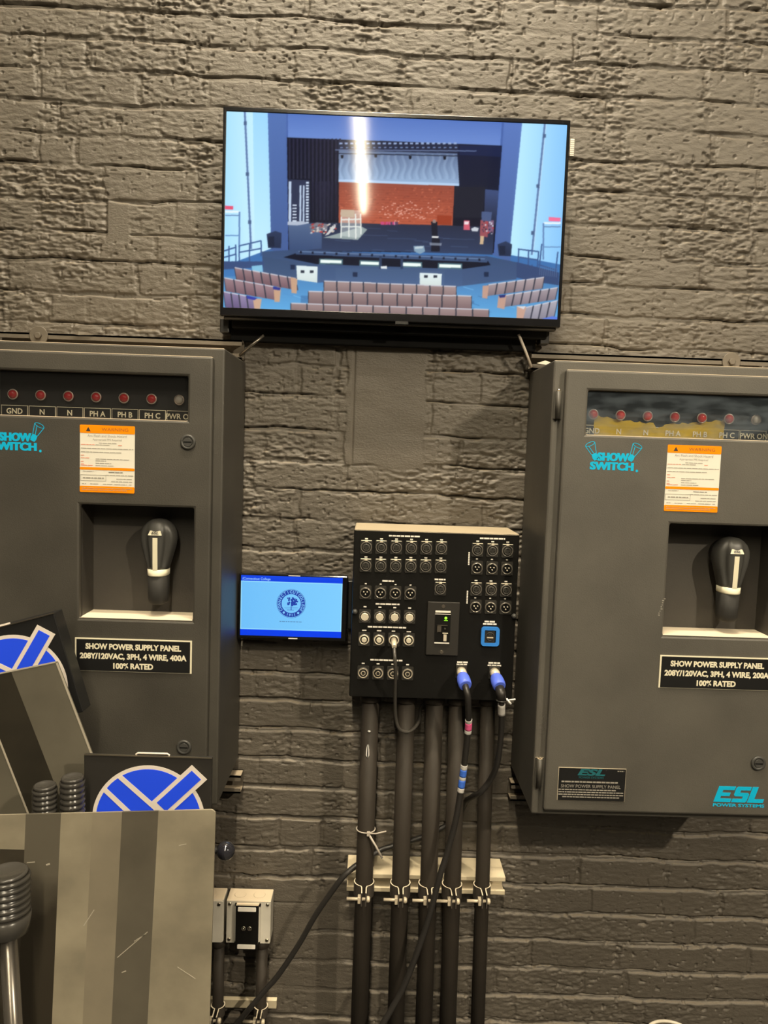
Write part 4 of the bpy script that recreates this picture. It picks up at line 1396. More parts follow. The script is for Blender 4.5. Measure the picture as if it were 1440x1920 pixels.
for k in range(4):
    x = -0.0098 + k * 0.0312
    socket('male', x, 1.2018 + k * 0.0004); strip(x - 0.002, x + 0.002, 1.2200, 0.0022)
    socket('plain', x + 0.0002, 1.1512 + k * 0.0004); strip(x - 0.003, x + 0.003, 1.1712, 0.0026)
    socket('ring', x + 0.0003, 1.1025 + k * 0.0004); strip(x - 0.0045, x + 0.0045, 1.1210, 0.0024)
    socket('speaker', x + 0.0005, 1.0308 + k * 0.0003); strip(x - 0.003, x + 0.003, 1.0502, 0.0026)
strip(0.0247, 0.0489, 1.2272)
strip(0.0122, 0.0624, 1.1782)
strip(-0.0027, 0.0782, 1.1290)
strip(0.0049, 0.0726, 1.0585)
socket('female', 0.1462, 1.2148)
strip(0.1338, 0.1566, 1.2338)
# small wall plate with a volume slider, a network jack and an LED
pw = build('control_plate', MB().box(0.1210, 0.1885, PY - 0.0045, PY, 1.0732, 1.1870), M['plate_dark'], cp, bevel=0.0015)
build('decora_insert', MB().box(0.1378, 0.1702, PY - 0.0062, PY - 0.0045, 1.1000, 1.1645), M['panel'], pw)
for z in (1.1778, 1.0808):
    build('plate_screw', MB().lathe((0.1540, PY - 0.0045, z), [(0, 0.0040), (-0.0008, 0.0036)], 'y', 16), M['steel'], pw)
build('plate_caption', MB().box(0.1378, 0.1695, PY - 0.0050, PY - 0.0045, 1.1650, 1.1688).box(0.1372, 0.1700, PY - 0.0066, PY - 0.0060, 1.1612, 1.1624)
      .box(0.1378, 0.1690, PY - 0.0066, PY - 0.0060, 1.0990, 1.1018), M['white'], pw)
build('led', MB().lathe((0.1600, PY - 0.0060, 1.1535), [(0, 0.0030), (-0.0015, 0.0026), (-0.002, 0.001)], 'y', 14).box(0.1565, 0.1640, PY - 0.0066, PY - 0.0060, 1.1478, 1.1492), M['green'], pw)
build('jack_bracket', MB().box(0.1425, 0.1440, PY - 0.0085, PY - 0.0062, 1.1235, 1.1385).box(0.1425, 0.1640, PY - 0.0085, PY - 0.0062, 1.1372, 1.1386)
      .box(0.1440, 0.1510, PY - 0.0080, PY - 0.0062, 1.1240, 1.1365).lathe((0.1590, PY - 0.0062, 1.1310), [(0, 0.0020), (-0.002, 0.0016)], 'y', 10), M['steel'], pw)
build('jack_latch', MB().box(0.1540, 0.1655, PY - 0.0085, PY - 0.0062, 1.1205, 1.1225).box(0.1565, 0.1628, PY - 0.0088, PY - 0.0062, 1.1050, 1.1190), M['nickel'], pw)
# blue framed power inlet
pi_ = build('power_inlet', MB().box(0.2435, 0.2650, PY - 0.0040, PY, 1.1020, 1.1310), M['socket'], cp, bevel=0.001)
fr = MB()
out, inn = rrect(0.2358, 0.2742, 1.0965, 1.1368, 0.0065, 6), rrect(0.2430, 0.2668, 1.1030, 1.1302, 0.0015, 6)
n = len(out)
for (y0, y1) in ((PY - 0.0060, PY),):
    vs = [(x, y0, z) for x, z in out] + [(x, y0, z) for x, z in inn] + [(x, y1, z) for x, z in out] + [(x, y1, z) for x, z in inn]
    fs = []
    for k in range(n):
        q = (k + 1) % n
        fs += [(k, n + k, n + q, q), (2 * n + k, k, q, 2 * n + q), (n + k, 3 * n + k, 3 * n + q, n + q)]
    fr.add(vs, fs)
build('blue_frame', fr, M['ringblue'], pi_)
build('inlet_core', MB().torus((0.2545, PY - 0.0042, 1.1165), 0.0082, 0.0012, 'y', 24, 8).lathe((0.2545, PY - 0.004, 1.1195), [(0, 0.004), (-0.001, 0.0036)], 'y', 16)
      .box(0.2478, 0.2612, PY - 0.0062, PY - 0.0040, 1.1135, 1.1158, 1), [M['socket'], M['clamp']], pi_)
strip(0.2423, 0.2639, 1.1475, 0.0034, 0.006, 0.012)
strip(0.2392, 0.2678, 1.1425, 0.0034, 0.006, 0.012)
for x0_, x1_, z in ((0.1880, 0.2105, 1.0580), (0.1872, 0.2112, 1.0530), (0.2545, 0.2790, 1.0582), (0.2530, 0.2815, 1.0530)):
    strip(x0_, x1_, z + 0.001, 0.0032, 0.006, 0.012)
for x, z in ((-0.0305, 1.1605), (0.3035, 1.1612)):
    build('thumb_screw', MB().lathe((x, PY, z), [(0, 0.0052), (-0.004, 0.0056), (-0.0075, 0.0042), (-0.009, 0.0015)], 'y', 18), M['handle'], cp)

# ------------------------------------------------------------------ touch tablet
tb = thing('touch_panel', 'small black touch panel with a lit blue screen left of the socket box', 'tablet', (-0.170, -0.004, 1.0725))
build('housing', MB().box(-0.2895, -0.0495, -0.060, -0.034, 1.0725, 1.2195), M['gloss'], tb, bevel=0.003)
build('wall_box', MB().box(-0.235, -0.104, -0.034, -0.004, 1.085, 1.205), M['black'], tb)
pc = Canvas(320, 192, (120, 200, 252))
pc.poly([(0, 20), (320, 20), (320, 172), (0, 172)], (112, 192, 250), (128, 206, 255), False)
pc.poly([(0, 0), (320, 0), (320, 18), (0, 18)], (16, 72, 232), (8, 62, 226))
pc.poly([(0, 172), (320, 172), (320, 192), (0, 192)], (0, 62, 236))
pc.poly([(0, 18), (320, 18), (320, 21), (0, 21)], (150, 222, 255)); pc.poly([(0, 169), (320, 169), (320, 172), (0, 172)], (150, 222, 255))
pc.poly([(0, 20), (3, 20), (3, 172), (0, 172)], (160, 226, 255)); pc.poly([(317, 20), (320, 20), (320, 172), (317, 172)], (160, 226, 255))
scr = screen_mesh('screen', blur(pc.a, 1), -0.2850, -0.0615, 1.0805, 1.2150, -0.0603, M['tabscreen'], tb)
build('header_text', text_mb('(Connecticut College', -0.2820, -0.0607, 1.2075, 0.0075, 0, 0.95, align='LEFT', bold=0.0001), M['tabtext'], scr)
cx, cz, y = -0.1735, 1.1545, -0.0606
b = MB()
ro, ri = circle(cx, cz, 0.0305, 64), circle(cx, cz, 0.0212, 64)
b.add([(x, y, z) for x, z in ro + ri], [(k, 64 + k, 64 + (k + 1) % 64, (k + 1) % 64) for k in range(64)], 0)
ro, ri = circle(cx, cz, 0.0322, 64), circle(cx, cz, 0.0316, 64)
b.add([(x, y, z) for x, z in ro + ri], [(k, 64 + k, 64 + (k + 1) % 64, (k + 1) % 64) for k in range(64)], 0)
b.prism([(cx - 0.0007, cz - 0.0145), (cx + 0.0009, cz - 0.0145), (cx + 0.0006, cz + 0.002), (cx - 0.0005, cz + 0.002)], y, y + 0.0002)
rg = random.Random(4)
for k in range(60):
    a, r = rg.uniform(0, 2 * PI), math.sqrt(rg.random())
    px, pz = cx + 0.0142 * r * math.cos(a), cz + 0.0045 + 0.0088 * r * math.sin(a)
    if rg.random() < (0.45 if px < cx else 1.0):
        b.prism(circle(px, pz, rg.uniform(0.0011, 0.0024), 7), y - 0.00002 * k, y + 0.0002)
b.box(cx - 0.015, cx + 0.015, y, y + 0.0002, cz - 0.0092, cz - 0.0088); b.box(cx - 0.013, cx + 0.014, y, y + 0.0002, cz - 0.0118, cz - 0.0114)
b.box(cx - 0.009, cx + 0.006, y, y + 0.0002, cz - 0.0150, cz - 0.0142)
seal = build('college_seal', b, M['tabink'], scr)
b = MB()
for word, a0, a1 in (('CONNECTICUT', 213, 62), ('COLLEGE', 46, -32)):
    for k, ch in enumerate(word):
        a = math.radians(a0 + (a1 - a0) * k / (len(word) - 1))
        b.join(text_mb(ch, cx + 0.0259 * math.cos(a), -0.0609, cz + 0.0259 * math.sin(a), 0.0086, 0, 0.95, rot=a - PI / 2, bold=0.0002))
for k, ch in enumerate('1911'):
    a = math.radians(252 + 12 * k)
    b.join(text_mb(ch, cx + 0.0259 * math.cos(a), -0.0609, cz + 0.0259 * math.sin(a), 0.0080, 0, 0.95, rot=a + PI / 2, bold=0.0002))
for a in (232, 308):
    b.prism(circle(cx + 0.0259 * math.cos(math.radians(a)), cz + 0.0259 * math.sin(math.radians(a)), 0.0026, 10), -0.0609, -0.0606)
build('seal_lettering', b, M['tabpale'], scr)
b = MB()
dashes(b, cx - 0.025, cx + 0.024, 1.1130, 0.0016, 0, rg, -0.0606, 0.003, 0.008)
build('small_print', b, M['tabgrey'], scr)
build('status_bar', MB().box(-0.178, -0.158, -0.0612, -0.0598, 1.0752, 1.0770), M['white'], tb)
build('top_glint_bar', MB().box(-0.181, -0.155, -0.0612, -0.0598, 1.2160, 1.2172), M['white'], tb)
build('side_bracket', MB().box(-0.0505, -0.0400, -0.034, -0.004, 1.095, 1.205), M['black'], tb, bevel=0.002)

# ------------------------------------------------------------------ conduits below the box
PX = [(0.0086, 0.0062), (0.0865, 0.0896), (0.1481, 0.1535), (0.1985, 0.2085), (0.2646, 0.2765)]
PR = [0.0190, 0.0190, 0.0190, 0.0190, 0.0158]
PN = ['leftmost of the five brown pipes under the socket box, with white paint drips',
      'second brown pipe from the left under the socket box, behind the thin grey cable',
      'middle one of the five brown pipes running down from the socket box',
      'fourth brown pipe from the left, behind the cable with pink tape',
      'rightmost and thinnest of the five brown pipes under the socket box']
PYC = -0.104
for (xt, xb), r, lb in zip(PX, PR, PN):
    t = thing('conduit_pipe', lb, 'pipe', (xb, PYC, 0.0), 'pipes under the socket box')
    build('pipe', MB().tube([(xb, PYC, 0.0), (xt + (xb - xt) * 0.5, PYC, 0.55), (xt, PYC, 0.960)], r, 24), M['pipe'], t)
    build('connector_nut', MB().lathe((xt, PYC, 0.955), [(0, r + 0.001), (0.001, r + 0.004), (0.021, r + 0.004)], 'z', 12), M['pipe'], t)
    if lb.startswith('leftmost'):
        build('paint_drip', MB().rings([[(0.0060 + 0.0048 * s * math.cos(2 * PI * j / 10), PYC - r - 0.0008 + (0.0012 if abs(math.cos(2 * PI * j / 10)) > .5 else 0), z + 0.0002 * math.sin(2 * PI * j / 10)) for j in range(10)]
                                         for s, z in ((0.5, 0.836), (1.0, 0.840), (0.9, 0.850), (0.7, 0.858), (0.3, 0.864))])
              .lathe((0.0075, PYC - r - 0.0006, 0.8935), [(-0.0018, 0.002), (0, 0.0036), (0.0018, 0.002)], 'z', 12), M['whitetie'], t)

st = thing('strut_channel', 'dusty double strut channel crossing behind the five brown pipes', 'strut', (0.146, -0.004, 0.508))
b = MB()
x0_, x1_ = -0.0315, 0.3255
for zlo, zhi in ((0.509, 0.550),):
    for (ya, yb) in ((-0.0835, -0.044), (-0.044, -0.004)):
        b.box(x0_, x1_, ya, yb, zhi - 0.0025, zhi).box(x0_, x1_, ya, yb, zlo, zlo + 0.0025)
    b.box(x0_, x1_, -0.046, -0.042, zlo, zhi)
    b.box(x0_, x1_, -0.0845, -0.0815, zhi - 0.0095, zhi).box(x0_, x1_, -0.0845, -0.0815, zlo, zlo + 0.0095)
    b.box(x0_, x1_, -0.0815, -0.0760, zhi - 0.0095, zhi - 0.0075).box(x0_, x1_, -0.0815, -0.0760, zlo + 0.0075, zlo + 0.0095)
build('channel', b, M['strut'], st, bevel=0.0008)


def pipe_clamp(x, yc, z, r, label, group, w=0.030):
    t = thing('pipe_clamp', label, 'pipe clamp', (x, yc, z), group)
    T = 0.0024
    for s in (-1, 1):
        path = []
        for k in range(11):
            a = math.radians(90 - k * 15.5)        # from the back round to the front
            path.append((x + s * (r + 0.0025) * math.cos(math.radians(70 - k * 14.2)), yc + (r + 0.0025) * math.sin(math.radians(70 - k * 14.2))))
        path.append((x + s * 0.0050, yc - r - 0.0075))
        path.append((x + s * 0.0046, yc - r - 0.0290))
        vs, fs = [], []
        for i, (px, py) in enumerate(path):
            a = Vector(path[min(i + 1, len(path) - 1)]) - Vector(path[max(i - 1, 0)])
            nrm = Vector((a.y, -a.x)).normalized() * (T / 2)
            for zz in (z - w / 2, z + w / 2):
                vs += [(px + nrm.x, py + nrm.y, zz), (px - nrm.x, py - nrm.y, zz)]
        for i in range(len(path) - 1):
            a, c = i * 4, i * 4 + 4
            fs += [(a, c, c + 2, a + 2), (a + 1, a + 3, c + 3, c + 1), (a + 2, c + 2, c + 3, a + 3), (a, a + 1, c + 1, c)]
        fs += [(0, 2, 3, 1), (len(vs) - 4, len(vs) - 3, len(vs) - 1, len(vs) - 2)]
        build('strap_half', MB().add(vs, fs), M['clampside'], t)
    by, bz = yc - r - 0.0195, z - 0.004
    bo = build('clamp_bolt', MB().tube([(x - 0.037, by, bz), (x + 0.010, by, bz)], 0.0034, 10).lathe((x + 0.0065, by, bz), [(0, 0.0066), (0.005, 0.0066), (0.0075, 0.004)], 'x', 14), M['clamp'], t)
    build('square_nut', MB().box(x - 0.0130, x - 0.0065, by - 0.007, by + 0.007, bz - 0.007, bz + 0.007), M['clamp'], t, bevel=0.0008)


CN = ['pipe clamp on the leftmost pipe at the strut', 'pipe clamp on the second pipe from the left at the strut',
      'pipe clamp on the middle pipe at the strut, partly behind the black cable', 'pipe clamp on the fourth pipe from the left at the strut',
      'pipe clamp on the rightmost thin pipe at the strut']
for (xt, xb), r, lb in zip(PX, PR, CN):
    f = (0.96 - 0.53) / 0.96
    x = xt + (xb - xt) * f
    pipe_clamp(x, PYC, 0.530, r, lb, 'clamps on the strut channel')

# ------------------------------------------------------------------ junction boxes lower left
jb = thing('junction_box', 'square steel junction box with a black device plate and two white strips', 'junction box', (-0.255, -0.004, 0.359), 'steel boxes low on the wall')
build('box_body', MB().box(-0.3055, -0.2040, -0.052, -0.004, 0.3590, 0.4610), M['galv'], jb, bevel=0.002)
for dx in (-0.024, 0.020):
    build('knockout', MB().lathe((-0.254 + dx, -0.029, 0.4612), [(0, 0.0135), (0.0005, 0.0125)], 'z', 24), M['galv'], jb)
rg_ = build('cover_ring', MB().holes(-0.3045, -0.2050, 0.3600, 0.4600, [(-0.2820, -0.2300, 0.369, 0.452)], -0.0545, -0.052).box(-0.2850, -0.2265, -0.062, -0.0545, 0.452, 0.456)
            .box(-0.2850, -0.2265, -0.062, -0.0545, 0.364, 0.368).box(-0.2850, -0.2815, -0.062, -0.0545, 0.364, 0.456).box(-0.2300, -0.2265, -0.062, -0.0545, 0.364, 0.456), M['galv'], jb)
for x, z in ((-0.298, 0.4530), (-0.2115, 0.4530), (-0.298, 0.3680), (-0.2115, 0.3680)):
    build('cover_screw', MB().lathe((x, -0.0545, z), [(0, 0.0042), (-0.0015, 0.0038), (-0.0022, 0.002)], 'y', 14), M['steel'], rg_)
dv = build('device_plate', MB().box(-0.2815, -0.2300, -0.0690, -0.0625, 0.3520, 0.4590), M['panel'], jb, bevel=0.0015)
for z in (0.4450, 0.3560):
    build('white_strip', MB().prism(rrect(-0.2765, -0.2355, z, z + 0.0098, 0.0015), -0.0700, -0.0689), M['white'], dv)
for x in (-0.263, -0.2495):
    build('jack', MB().torus((x, -0.0695, 0.4040), 0.0042, 0.0011, 'y', 18, 6).lathe((x, -0.069, 0.4030), [(0, 0.0025), (-0.002, 0.002)], 'y', 10), M['steel'], dv)
jb2 = thing('junction_box', 'pale steel junction box half hidden behind the grey sheet', 'junction box', (-0.365, -0.004, 0.359), 'steel boxes low on the wall')
build('box_body', MB().box(-0.4150, -0.3120, -0.052, -0.004, 0.3590, 0.4610), M['galv'], jb2, bevel=0.002)
cv_ = build('cover_plate', MB().prism(rrect(-0.4140, -0.3130, 0.3600, 0.4600, 0.004), -0.0560, -0.0522), M['galv'], jb2, bevel=0.001)
for x, z in ((-0.3225, 0.4520), (-0.4045, 0.3680)):
    build('cover_screw', MB().lathe((x, -0.056, z), [(0, 0.0042), (-0.0015, 0.0036)], 'y', 14), M['steel'], cv_)
build('knockout', MB().lathe((-0.345, -0.029, 0.4612), [(0, 0.0135), (0.0005, 0.0125)], 'z', 24), M['galv'], jb2)
for x, lb, lc in ((-0.2245, 'brown pipe below the steel box with the black device plate', 'pipe clamp low under the steel box with the black device plate'),
                  (-0.3250, 'brown pipe below the half hidden steel box, beside the grey sheet', 'pipe clamp at the bottom right edge of the grey sheet')):
    t = thing('box_conduit', lb, 'pipe', (x, -0.032, 0.0), 'pipes under the steel boxes')
    build('pipe', MB().tube([(x, -0.032, 0.0), (x, -0.032, 0.345)], 0.0128, 20), M['pipe'], t)
    build('connector_nut', MB().lathe((x, -0.032, 0.338), [(0, 0.0145), (0.002, 0.0170), (0.020, 0.0170)], 'z', 12), M['pipe'], t)
    pipe_clamp(x, -0.032, 0.180, 0.0128, lc, 'clamps under the steel boxes', 0.024)
bs = thing('strut_bar', 'thin dusty strut bar low on the wall under the steel boxes', 'strut', (-0.28, -0.004, 0.170))
build('bar', MB().box(-0.42, -0.19, -0.0165, -0.004, 0.172, 0.192), M['strut'], bs, bevel=0.001)


# ------------------------------------------------------------------ cables
def cable(name, label, pts, r, mat, group='cables hanging from the socket box', per=8):
    t = thing(name, label, 'cable', pts[0], group)
    path = smooth_path(pts, per)
    build('cable_jacket', MB().tube(path, r, 12), mat, t)
    return t, path


def band(path, i0, i1, r, name, mat, parent):
    build(name, MB().tube(path[i0:i1 + 1], r, 14), mat, parent)


t, path = cable('network_cable', 'thin grey cable plugged into a video socket, looping behind the pipes',
                [(0.0530, -0.192, 1.096), (0.0545, -0.205, 1.080), (0.0570, -0.200, 1.050), (0.0590, -0.172, 0.990), (0.0625, -0.150, 0.938),
                 (0.0715, -0.142, 0.908), (0.0900, -0.132, 0.898), (0.1060, -0.118, 0.903), (0.1180, -0.09, 0.912), (0.125, -0.052, 0.93), (0.17, -0.05, 0.975)], 0.0036, M['graycable'])
build('cable_plug', MB().tube([(0.0528, -0.1545, 1.1030), (0.0528, -0.176, 1.1010), (0.0530, -0.190, 1.0975)], [0.0062, 0.0058, 0.0046], 16), M['nickel'], t)

t, path = cable('power_cable', 'black cable with pink and blue tape bands hanging from a blue connector',
                [(0.2008, -0.198, 1.0260), (0.2025, -0.212, 1.0170), (0.2055, -0.214, 1.0020), (0.2085, -0.206, 0.975), (0.2125, -0.190, 0.937), (0.2115, -0.180, 0.890), (0.2090, -0.172, 0.838), (0.2050, -0.167, 0.785),
                 (0.1975, -0.164, 0.718), (0.1830, -0.162, 0.647), (0.1680, -0.164, 0.592), (0.1490, -0.162, 0.499), (0.1290, -0.160, 0.426), (0.1010, -0.158, 0.340), (0.0760, -0.160, 0.288),
                 (0.0400, -0.165, 0.220), (0.0000, -0.17, 0.12), (-0.03, -0.18, 0.010)], 0.0066, M['cable'])


def nearest(path, z):
    return min(range(len(path)), key=lambda i: abs(path[i].z - z))


def seg(path, z0, z1):
    """points of the path between two heights, ends included exactly"""
    out = []
    for zt in np.linspace(z0, z1, 6):
        for a, b in zip(path[:-1], path[1:]):
            if a.z >= zt >= b.z:
                k = (a.z - zt) / max(1e-9, a.z - b.z)
                out.append(a + (b - a) * k)
                break
    return out


def bands(path, parent, rows, r):
    for z0, z1, m, nm in rows:
        p = seg(path, z0, z1)
        build(nm, MB().tube(p, r, 14), M[m], parent)


bands(path, t, [(0.952, 0.945, 'greytape', 'white_tape_band'), (0.945, 0.927, 'pink', 'pink_tape_band'), (0.927, 0.919, 'greytape', 'white_tape_band'),
                (0.846, 0.836, 'greytape', 'white_tape_band'), (0.836, 0.819, 'bluetape', 'blue_tape_band'), (0.819, 0.812, 'greytape', 'white_tape_band'),
                (0.812, 0.794, 'bluetape', 'blue_tape_band'), (0.794, 0.784, 'greytape', 'white_tape_band')], 0.0074)


def power_plug(parent, x, z, tx, tz):
    build('plug_flange', MB().box(x - 0.0115, x + 0.0115, PY - 0.0030, PY, z - 0.014, z + 0.014), M['socket'], parent, bevel=0.0008)
    build('plug_nose', MB().tube([(x, PY - 0.003, z), (x, PY - 0.016, z), (x + tx * 0.3, PY - 0.022, z - 0.004)], [0.0105, 0.0105, 0.009], 18), M['nickel'], parent)
    build('blue_collar', MB().tube([(x + tx * 0.2, PY - 0.018, z - 0.004), (x + tx * 0.3, PY - 0.024, z - 0.006), (x + tx * 0.5, PY - 0.036, z - 0.010), (x + tx * 0.8, PY - 0.048, z - 0.014), (x + tx, PY - 0.052, z - 0.0155)],
                                   [0.0105, 0.0128, 0.0142, 0.0138, 0.0118], 22), M['blue'], parent)


power_plug(t, 0.1975, 1.0395, 0.004, 0)
t, path = cable('power_cable', 'black cable with one white tape band from the rightmost blue connector',
                [(0.2708, -0.198, 1.0255), (0.2725, -0.213, 1.0160), (0.2745, -0.215, 1.0020), (0.2762, -0.206, 0.982), (0.2810, -0.190, 0.935), (0.2815, -0.178, 0.885), (0.2785, -0.165, 0.840), (0.2690, -0.143, 0.798), (0.2520, -0.133, 0.768),
                 (0.2390, -0.105, 0.745), (0.2310, -0.066, 0.715), (0.2180, -0.056, 0.680), (0.1950, -0.056, 0.656), (0.1340, -0.060, 0.626), (0.0680, -0.060, 0.603), (0.0350, -0.070, 0.594), (-0.0200, -0.092, 0.566),
                 (-0.0430, -0.098, 0.545), (-0.0670, -0.095, 0.508), (-0.1010, -0.088, 0.449), (-0.1350, -0.080, 0.378), (-0.1800, -0.075, 0.300), (-0.2150, -0.075, 0.255), (-0.29, -0.075, 0.155),
                 (-0.36, -0.09, 0.06), (-0.42, -0.10, 0.010)], 0.0062, M['cable'])
bands(path, t, [(0.991, 0.966, 'greytape', 'white_tape_band')], 0.0078)
power_plug(t, 0.2675, 1.0395, 0.004, 0)
build('rubber_sleeve', MB().tube([(0.2712, -0.203, 1.0230), (0.2726, -0.213, 1.0150), (0.2745, -0.215, 1.0020)], [0.0092, 0.0102, 0.0094], 16), M['cable'], t)
# cable ties
tie = thing('cable_tie', 'white cable tie tail sticking out beside the rightmost blue connector', 'cable tie', (0.284, -0.203, 1.000), 'cable ties')
build('loop', MB().torus((0.2748, -0.2140, 1.000), 0.0108, 0.0014, 'z', 20, 6), M['cable'], tie)
build('tail', MB().tube([(0.2840, -0.215, 1.004), (0.2890, -0.215, 0.998), (0.2935, -0.214, 0.993)], [0.0022, 0.0022, 0.0026], 8)
      .tube([(0.2905, -0.206, 0.9985), (0.3040, -0.206, 1.0005)], 0.0017, 8), M['whitetie'], tie)
tie = thing('cable_tie', 'pale cable tie with a drooping tail round the leftmost brown pipe', 'cable tie', (0.007, PYC, 0.665), 'cable ties')
build('loop', MB().torus((0.0073, PYC, 0.6655), 0.0205, 0.0014, 'z', 28, 6), M['tie'], tie)
build('tail', MB().tube([(0.0120, PYC - 0.021, 0.6650), (0.030, PYC - 0.024, 0.667), (0.052, PYC - 0.022, 0.672)], 0.0016, 8)
      .tube([(0.0140, PYC - 0.022, 0.664), (0.030, PYC - 0.026, 0.640), (0.045, PYC - 0.028, 0.614)], 0.0024, 8)
      .box(0.010, 0.017, PYC - 0.025, PYC - 0.018, 0.661, 0.669), M['tie'], tie)

# ------------------------------------------------------------------ sheet stands in the lower left corner
def emblem(x, z, y, rot, sc=1.0):
    """blue disk with a pale rim, crossed by diagonal bands; x,z disk centre"""
    b = MB()
    c, s = math.cos(rot), math.sin(rot)
    Tn = lambda p: (x + (p[0] * c - p[1] * s) * sc, z + (p[0] * s + p[1] * c) * sc)
    b.prism([Tn(p) for p in circle(0, 0, 0.0965, 72)], y - 0.0006, y, 1)
    b.prism([Tn(p) for p in circle(0, 0, 0.0900, 72)], y - 0.0010, y - 0.0004, 0)

    def chord(p, q, w):
        """pale stripe along the line p-q clipped to the disk"""
        d = Vector((q[0] - p[0], q[1] - p[1])).normalized()
        n = Vector((-d.y, d.x))
        h = Vector(p).dot(n)
        pts = []
        for hh in (h - w / 2, h + w / 2):
            l = math.sqrt(max(0, 0.0905 ** 2 - hh * hh))
            pts.append([n * hh - d * l, n * hh + d * l])
        return [tuple(pts[0][0]), tuple(pts[0][1]), tuple(pts[1][1]), tuple(pts[1][0])]
    for p, q in (((-0.047, 0.0735), (0.0127, 0.021)), ((-0.073, 0.050), (-0.044, 0.0226))):
        b.prism([Tn(v) for v in chord(p, q, 0.0085)], y - 0.0014, y - 0.0008, 1)
    bar = [(0.0730, 0.1000), (0.0995, 0.0750), (0.0302, 0.0066), (0.0036, 0.0317)]
    b.prism([Tn(v) for v in bar], y - 0.0018, y - 0.0012, 1)
    m = Vector((sum(p[0] for p in bar) / 4, sum(p[1] for p in bar) / 4))
    u = (Vector(bar[0]) - Vector(bar[3])).normalized(); v = (Vector(bar[1]) - Vector(bar[0])).normalized()
    L = (Vector(bar[0]) - Vector(bar[3])).length / 2 - 0.0072; Wd = (Vector(bar[1]) - Vector(bar[0])).length / 2 - 0.0072
    b.prism([Tn(tuple(m + u * a * L + v * e * Wd)) for a, e in ((1, 1), (1, -1), (-1, -1), (-1, 1))], y - 0.0022, y - 0.0016, 0)
    return b


def sheet_columns(x_of, ztop, zbot, y0, y1, mats, edges):
    """a sheet built of full height columns; x_of(edge, z) gives the slanted borders"""
    b = MB()
    n = len(edges) - 1
    for k in range(n):
        pts = [(x_of(edges[k], zbot), zbot), (x_of(edges[k + 1], zbot), zbot), (x_of(edges[k + 1], ztop(edges[k + 1])), ztop(edges[k + 1])), (x_of(edges[k], ztop(edges[k])), ztop(edges[k]))]
        b.prism(pts, y0, y1, mats[k])
    return b


# upright unit
up = thing('emblem_stand', 'upright scuffed grey sheet standing in front of a black box with a blue emblem', 'stand', (-0.40, -0.50, 0.0), 'sheet stands with blue emblems')
ztop = lambda e: 0.9045 + (e + 0.241) * 0.054
sl = lambda e, z: e + (z - 0.90) * (0.012 + 0.030 * min(1, max(0, (-0.241 - e) / 0.1)))
eds = [-0.700, -0.549, -0.492, -0.441, -0.393, -0.334, -0.2480]
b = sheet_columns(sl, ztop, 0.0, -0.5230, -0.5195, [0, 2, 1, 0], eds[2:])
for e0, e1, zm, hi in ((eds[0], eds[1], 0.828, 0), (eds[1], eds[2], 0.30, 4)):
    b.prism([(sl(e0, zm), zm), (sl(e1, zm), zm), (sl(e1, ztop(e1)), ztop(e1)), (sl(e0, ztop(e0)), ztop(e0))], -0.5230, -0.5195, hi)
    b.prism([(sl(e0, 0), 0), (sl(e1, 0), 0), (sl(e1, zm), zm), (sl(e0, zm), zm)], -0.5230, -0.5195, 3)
# rounded upper right corner strip
pts = [(sl(-0.2480, 0.0), 0.0), (sl(-0.241, 0.0), 0.0), (-0.2410, 0.8960)] + [(-0.2490 + 0.008 * math.cos(a), 0.8960 + 0.008 * math.sin(a)) for a in (0.5, 1.0)] + [(-0.2480, 0.9041)]
b.prism(pts, -0.5230, -0.5195, 0)
sh = build('grey_sheet', b, [M['sheet'], M['sheetd'], M['sheet_mid'], M['sheet_low'], M['sheetd_low']], up)
rg = random.Random(12)
b = MB()
for p, q, w in (((-0.3995, 0.646), (-0.3500, 0.692), 0.0012), ((-0.3920, 0.620), (-0.3850, 0.623), 0.0016), ((-0.5165, 0.803), (-0.5105, 0.805), 0.0026), ((-0.548, 0.806), (-0.535, 0.8075), 0.0014),
                ((-0.372, 0.675), (-0.352, 0.689), 0.0010), ((-0.3000, 0.842), (-0.288, 0.845), 0.0012), ((-0.455, 0.70), (-0.438, 0.728), 0.0014), ((-0.30, 0.632), (-0.27, 0.612), 0.0010)):
    d = (Vector(q) - Vector(p)).normalized(); n = Vector((-d.y, d.x)) * w / 2
    p, q = Vector(p), Vector(q)
    b.prism([tuple(p + n), tuple(q + n), tuple(q - n), tuple(p - n)], -0.5234, -0.5229)
build('scratches', b, M['sheet_edge'], sh)
eb = build('emblem_box', MB().box(-0.479, -0.2610, -0.460, -0.453, 0.770, 0.9655), M['plate_dark'], up, bevel=0.0015)
build('box_handle', MB().tube([(-0.392, -0.4565, 0.9660), (-0.388, -0.4565, 0.9690), (-0.338, -0.4565, 0.9690), (-0.334, -0.4565, 0.9660)], 0.0016, 8), M['emwhite'], eb, bevel=0.001)
build('emblem', emblem(-0.368, 0.8525, -0.460, 0.0), [M['emblue'], M['emwhite']], eb)
build('box_top_edge', MB().box(-0.479, -0.2610, -0.4615, -0.4585, 0.9640, 0.9660), M['steel'], eb)
kn = build('knob_rod', MB().tube([(-0.30, -0.440, 0.776), (-0.30, -0.440, 0.786), (-0.292, -0.440, 0.790), (-0.25, -0.440, 0.790)], 0.006, 12), M['cart'], up)
build('ball_knob', MB().lathe((-0.2380, -0.440, 0.790), [(-0.0165, 0.004), (-0.0150, 0.0085), (-0.0105, 0.0135), (-0.0045, 0.0160), (0.0015, 0.0162), (0.0075, 0.0145), (0.0122, 0.0100), (0.0150, 0.0045), (0.0158, 0.001)], 'x', 28),
      M['ball'], kn)
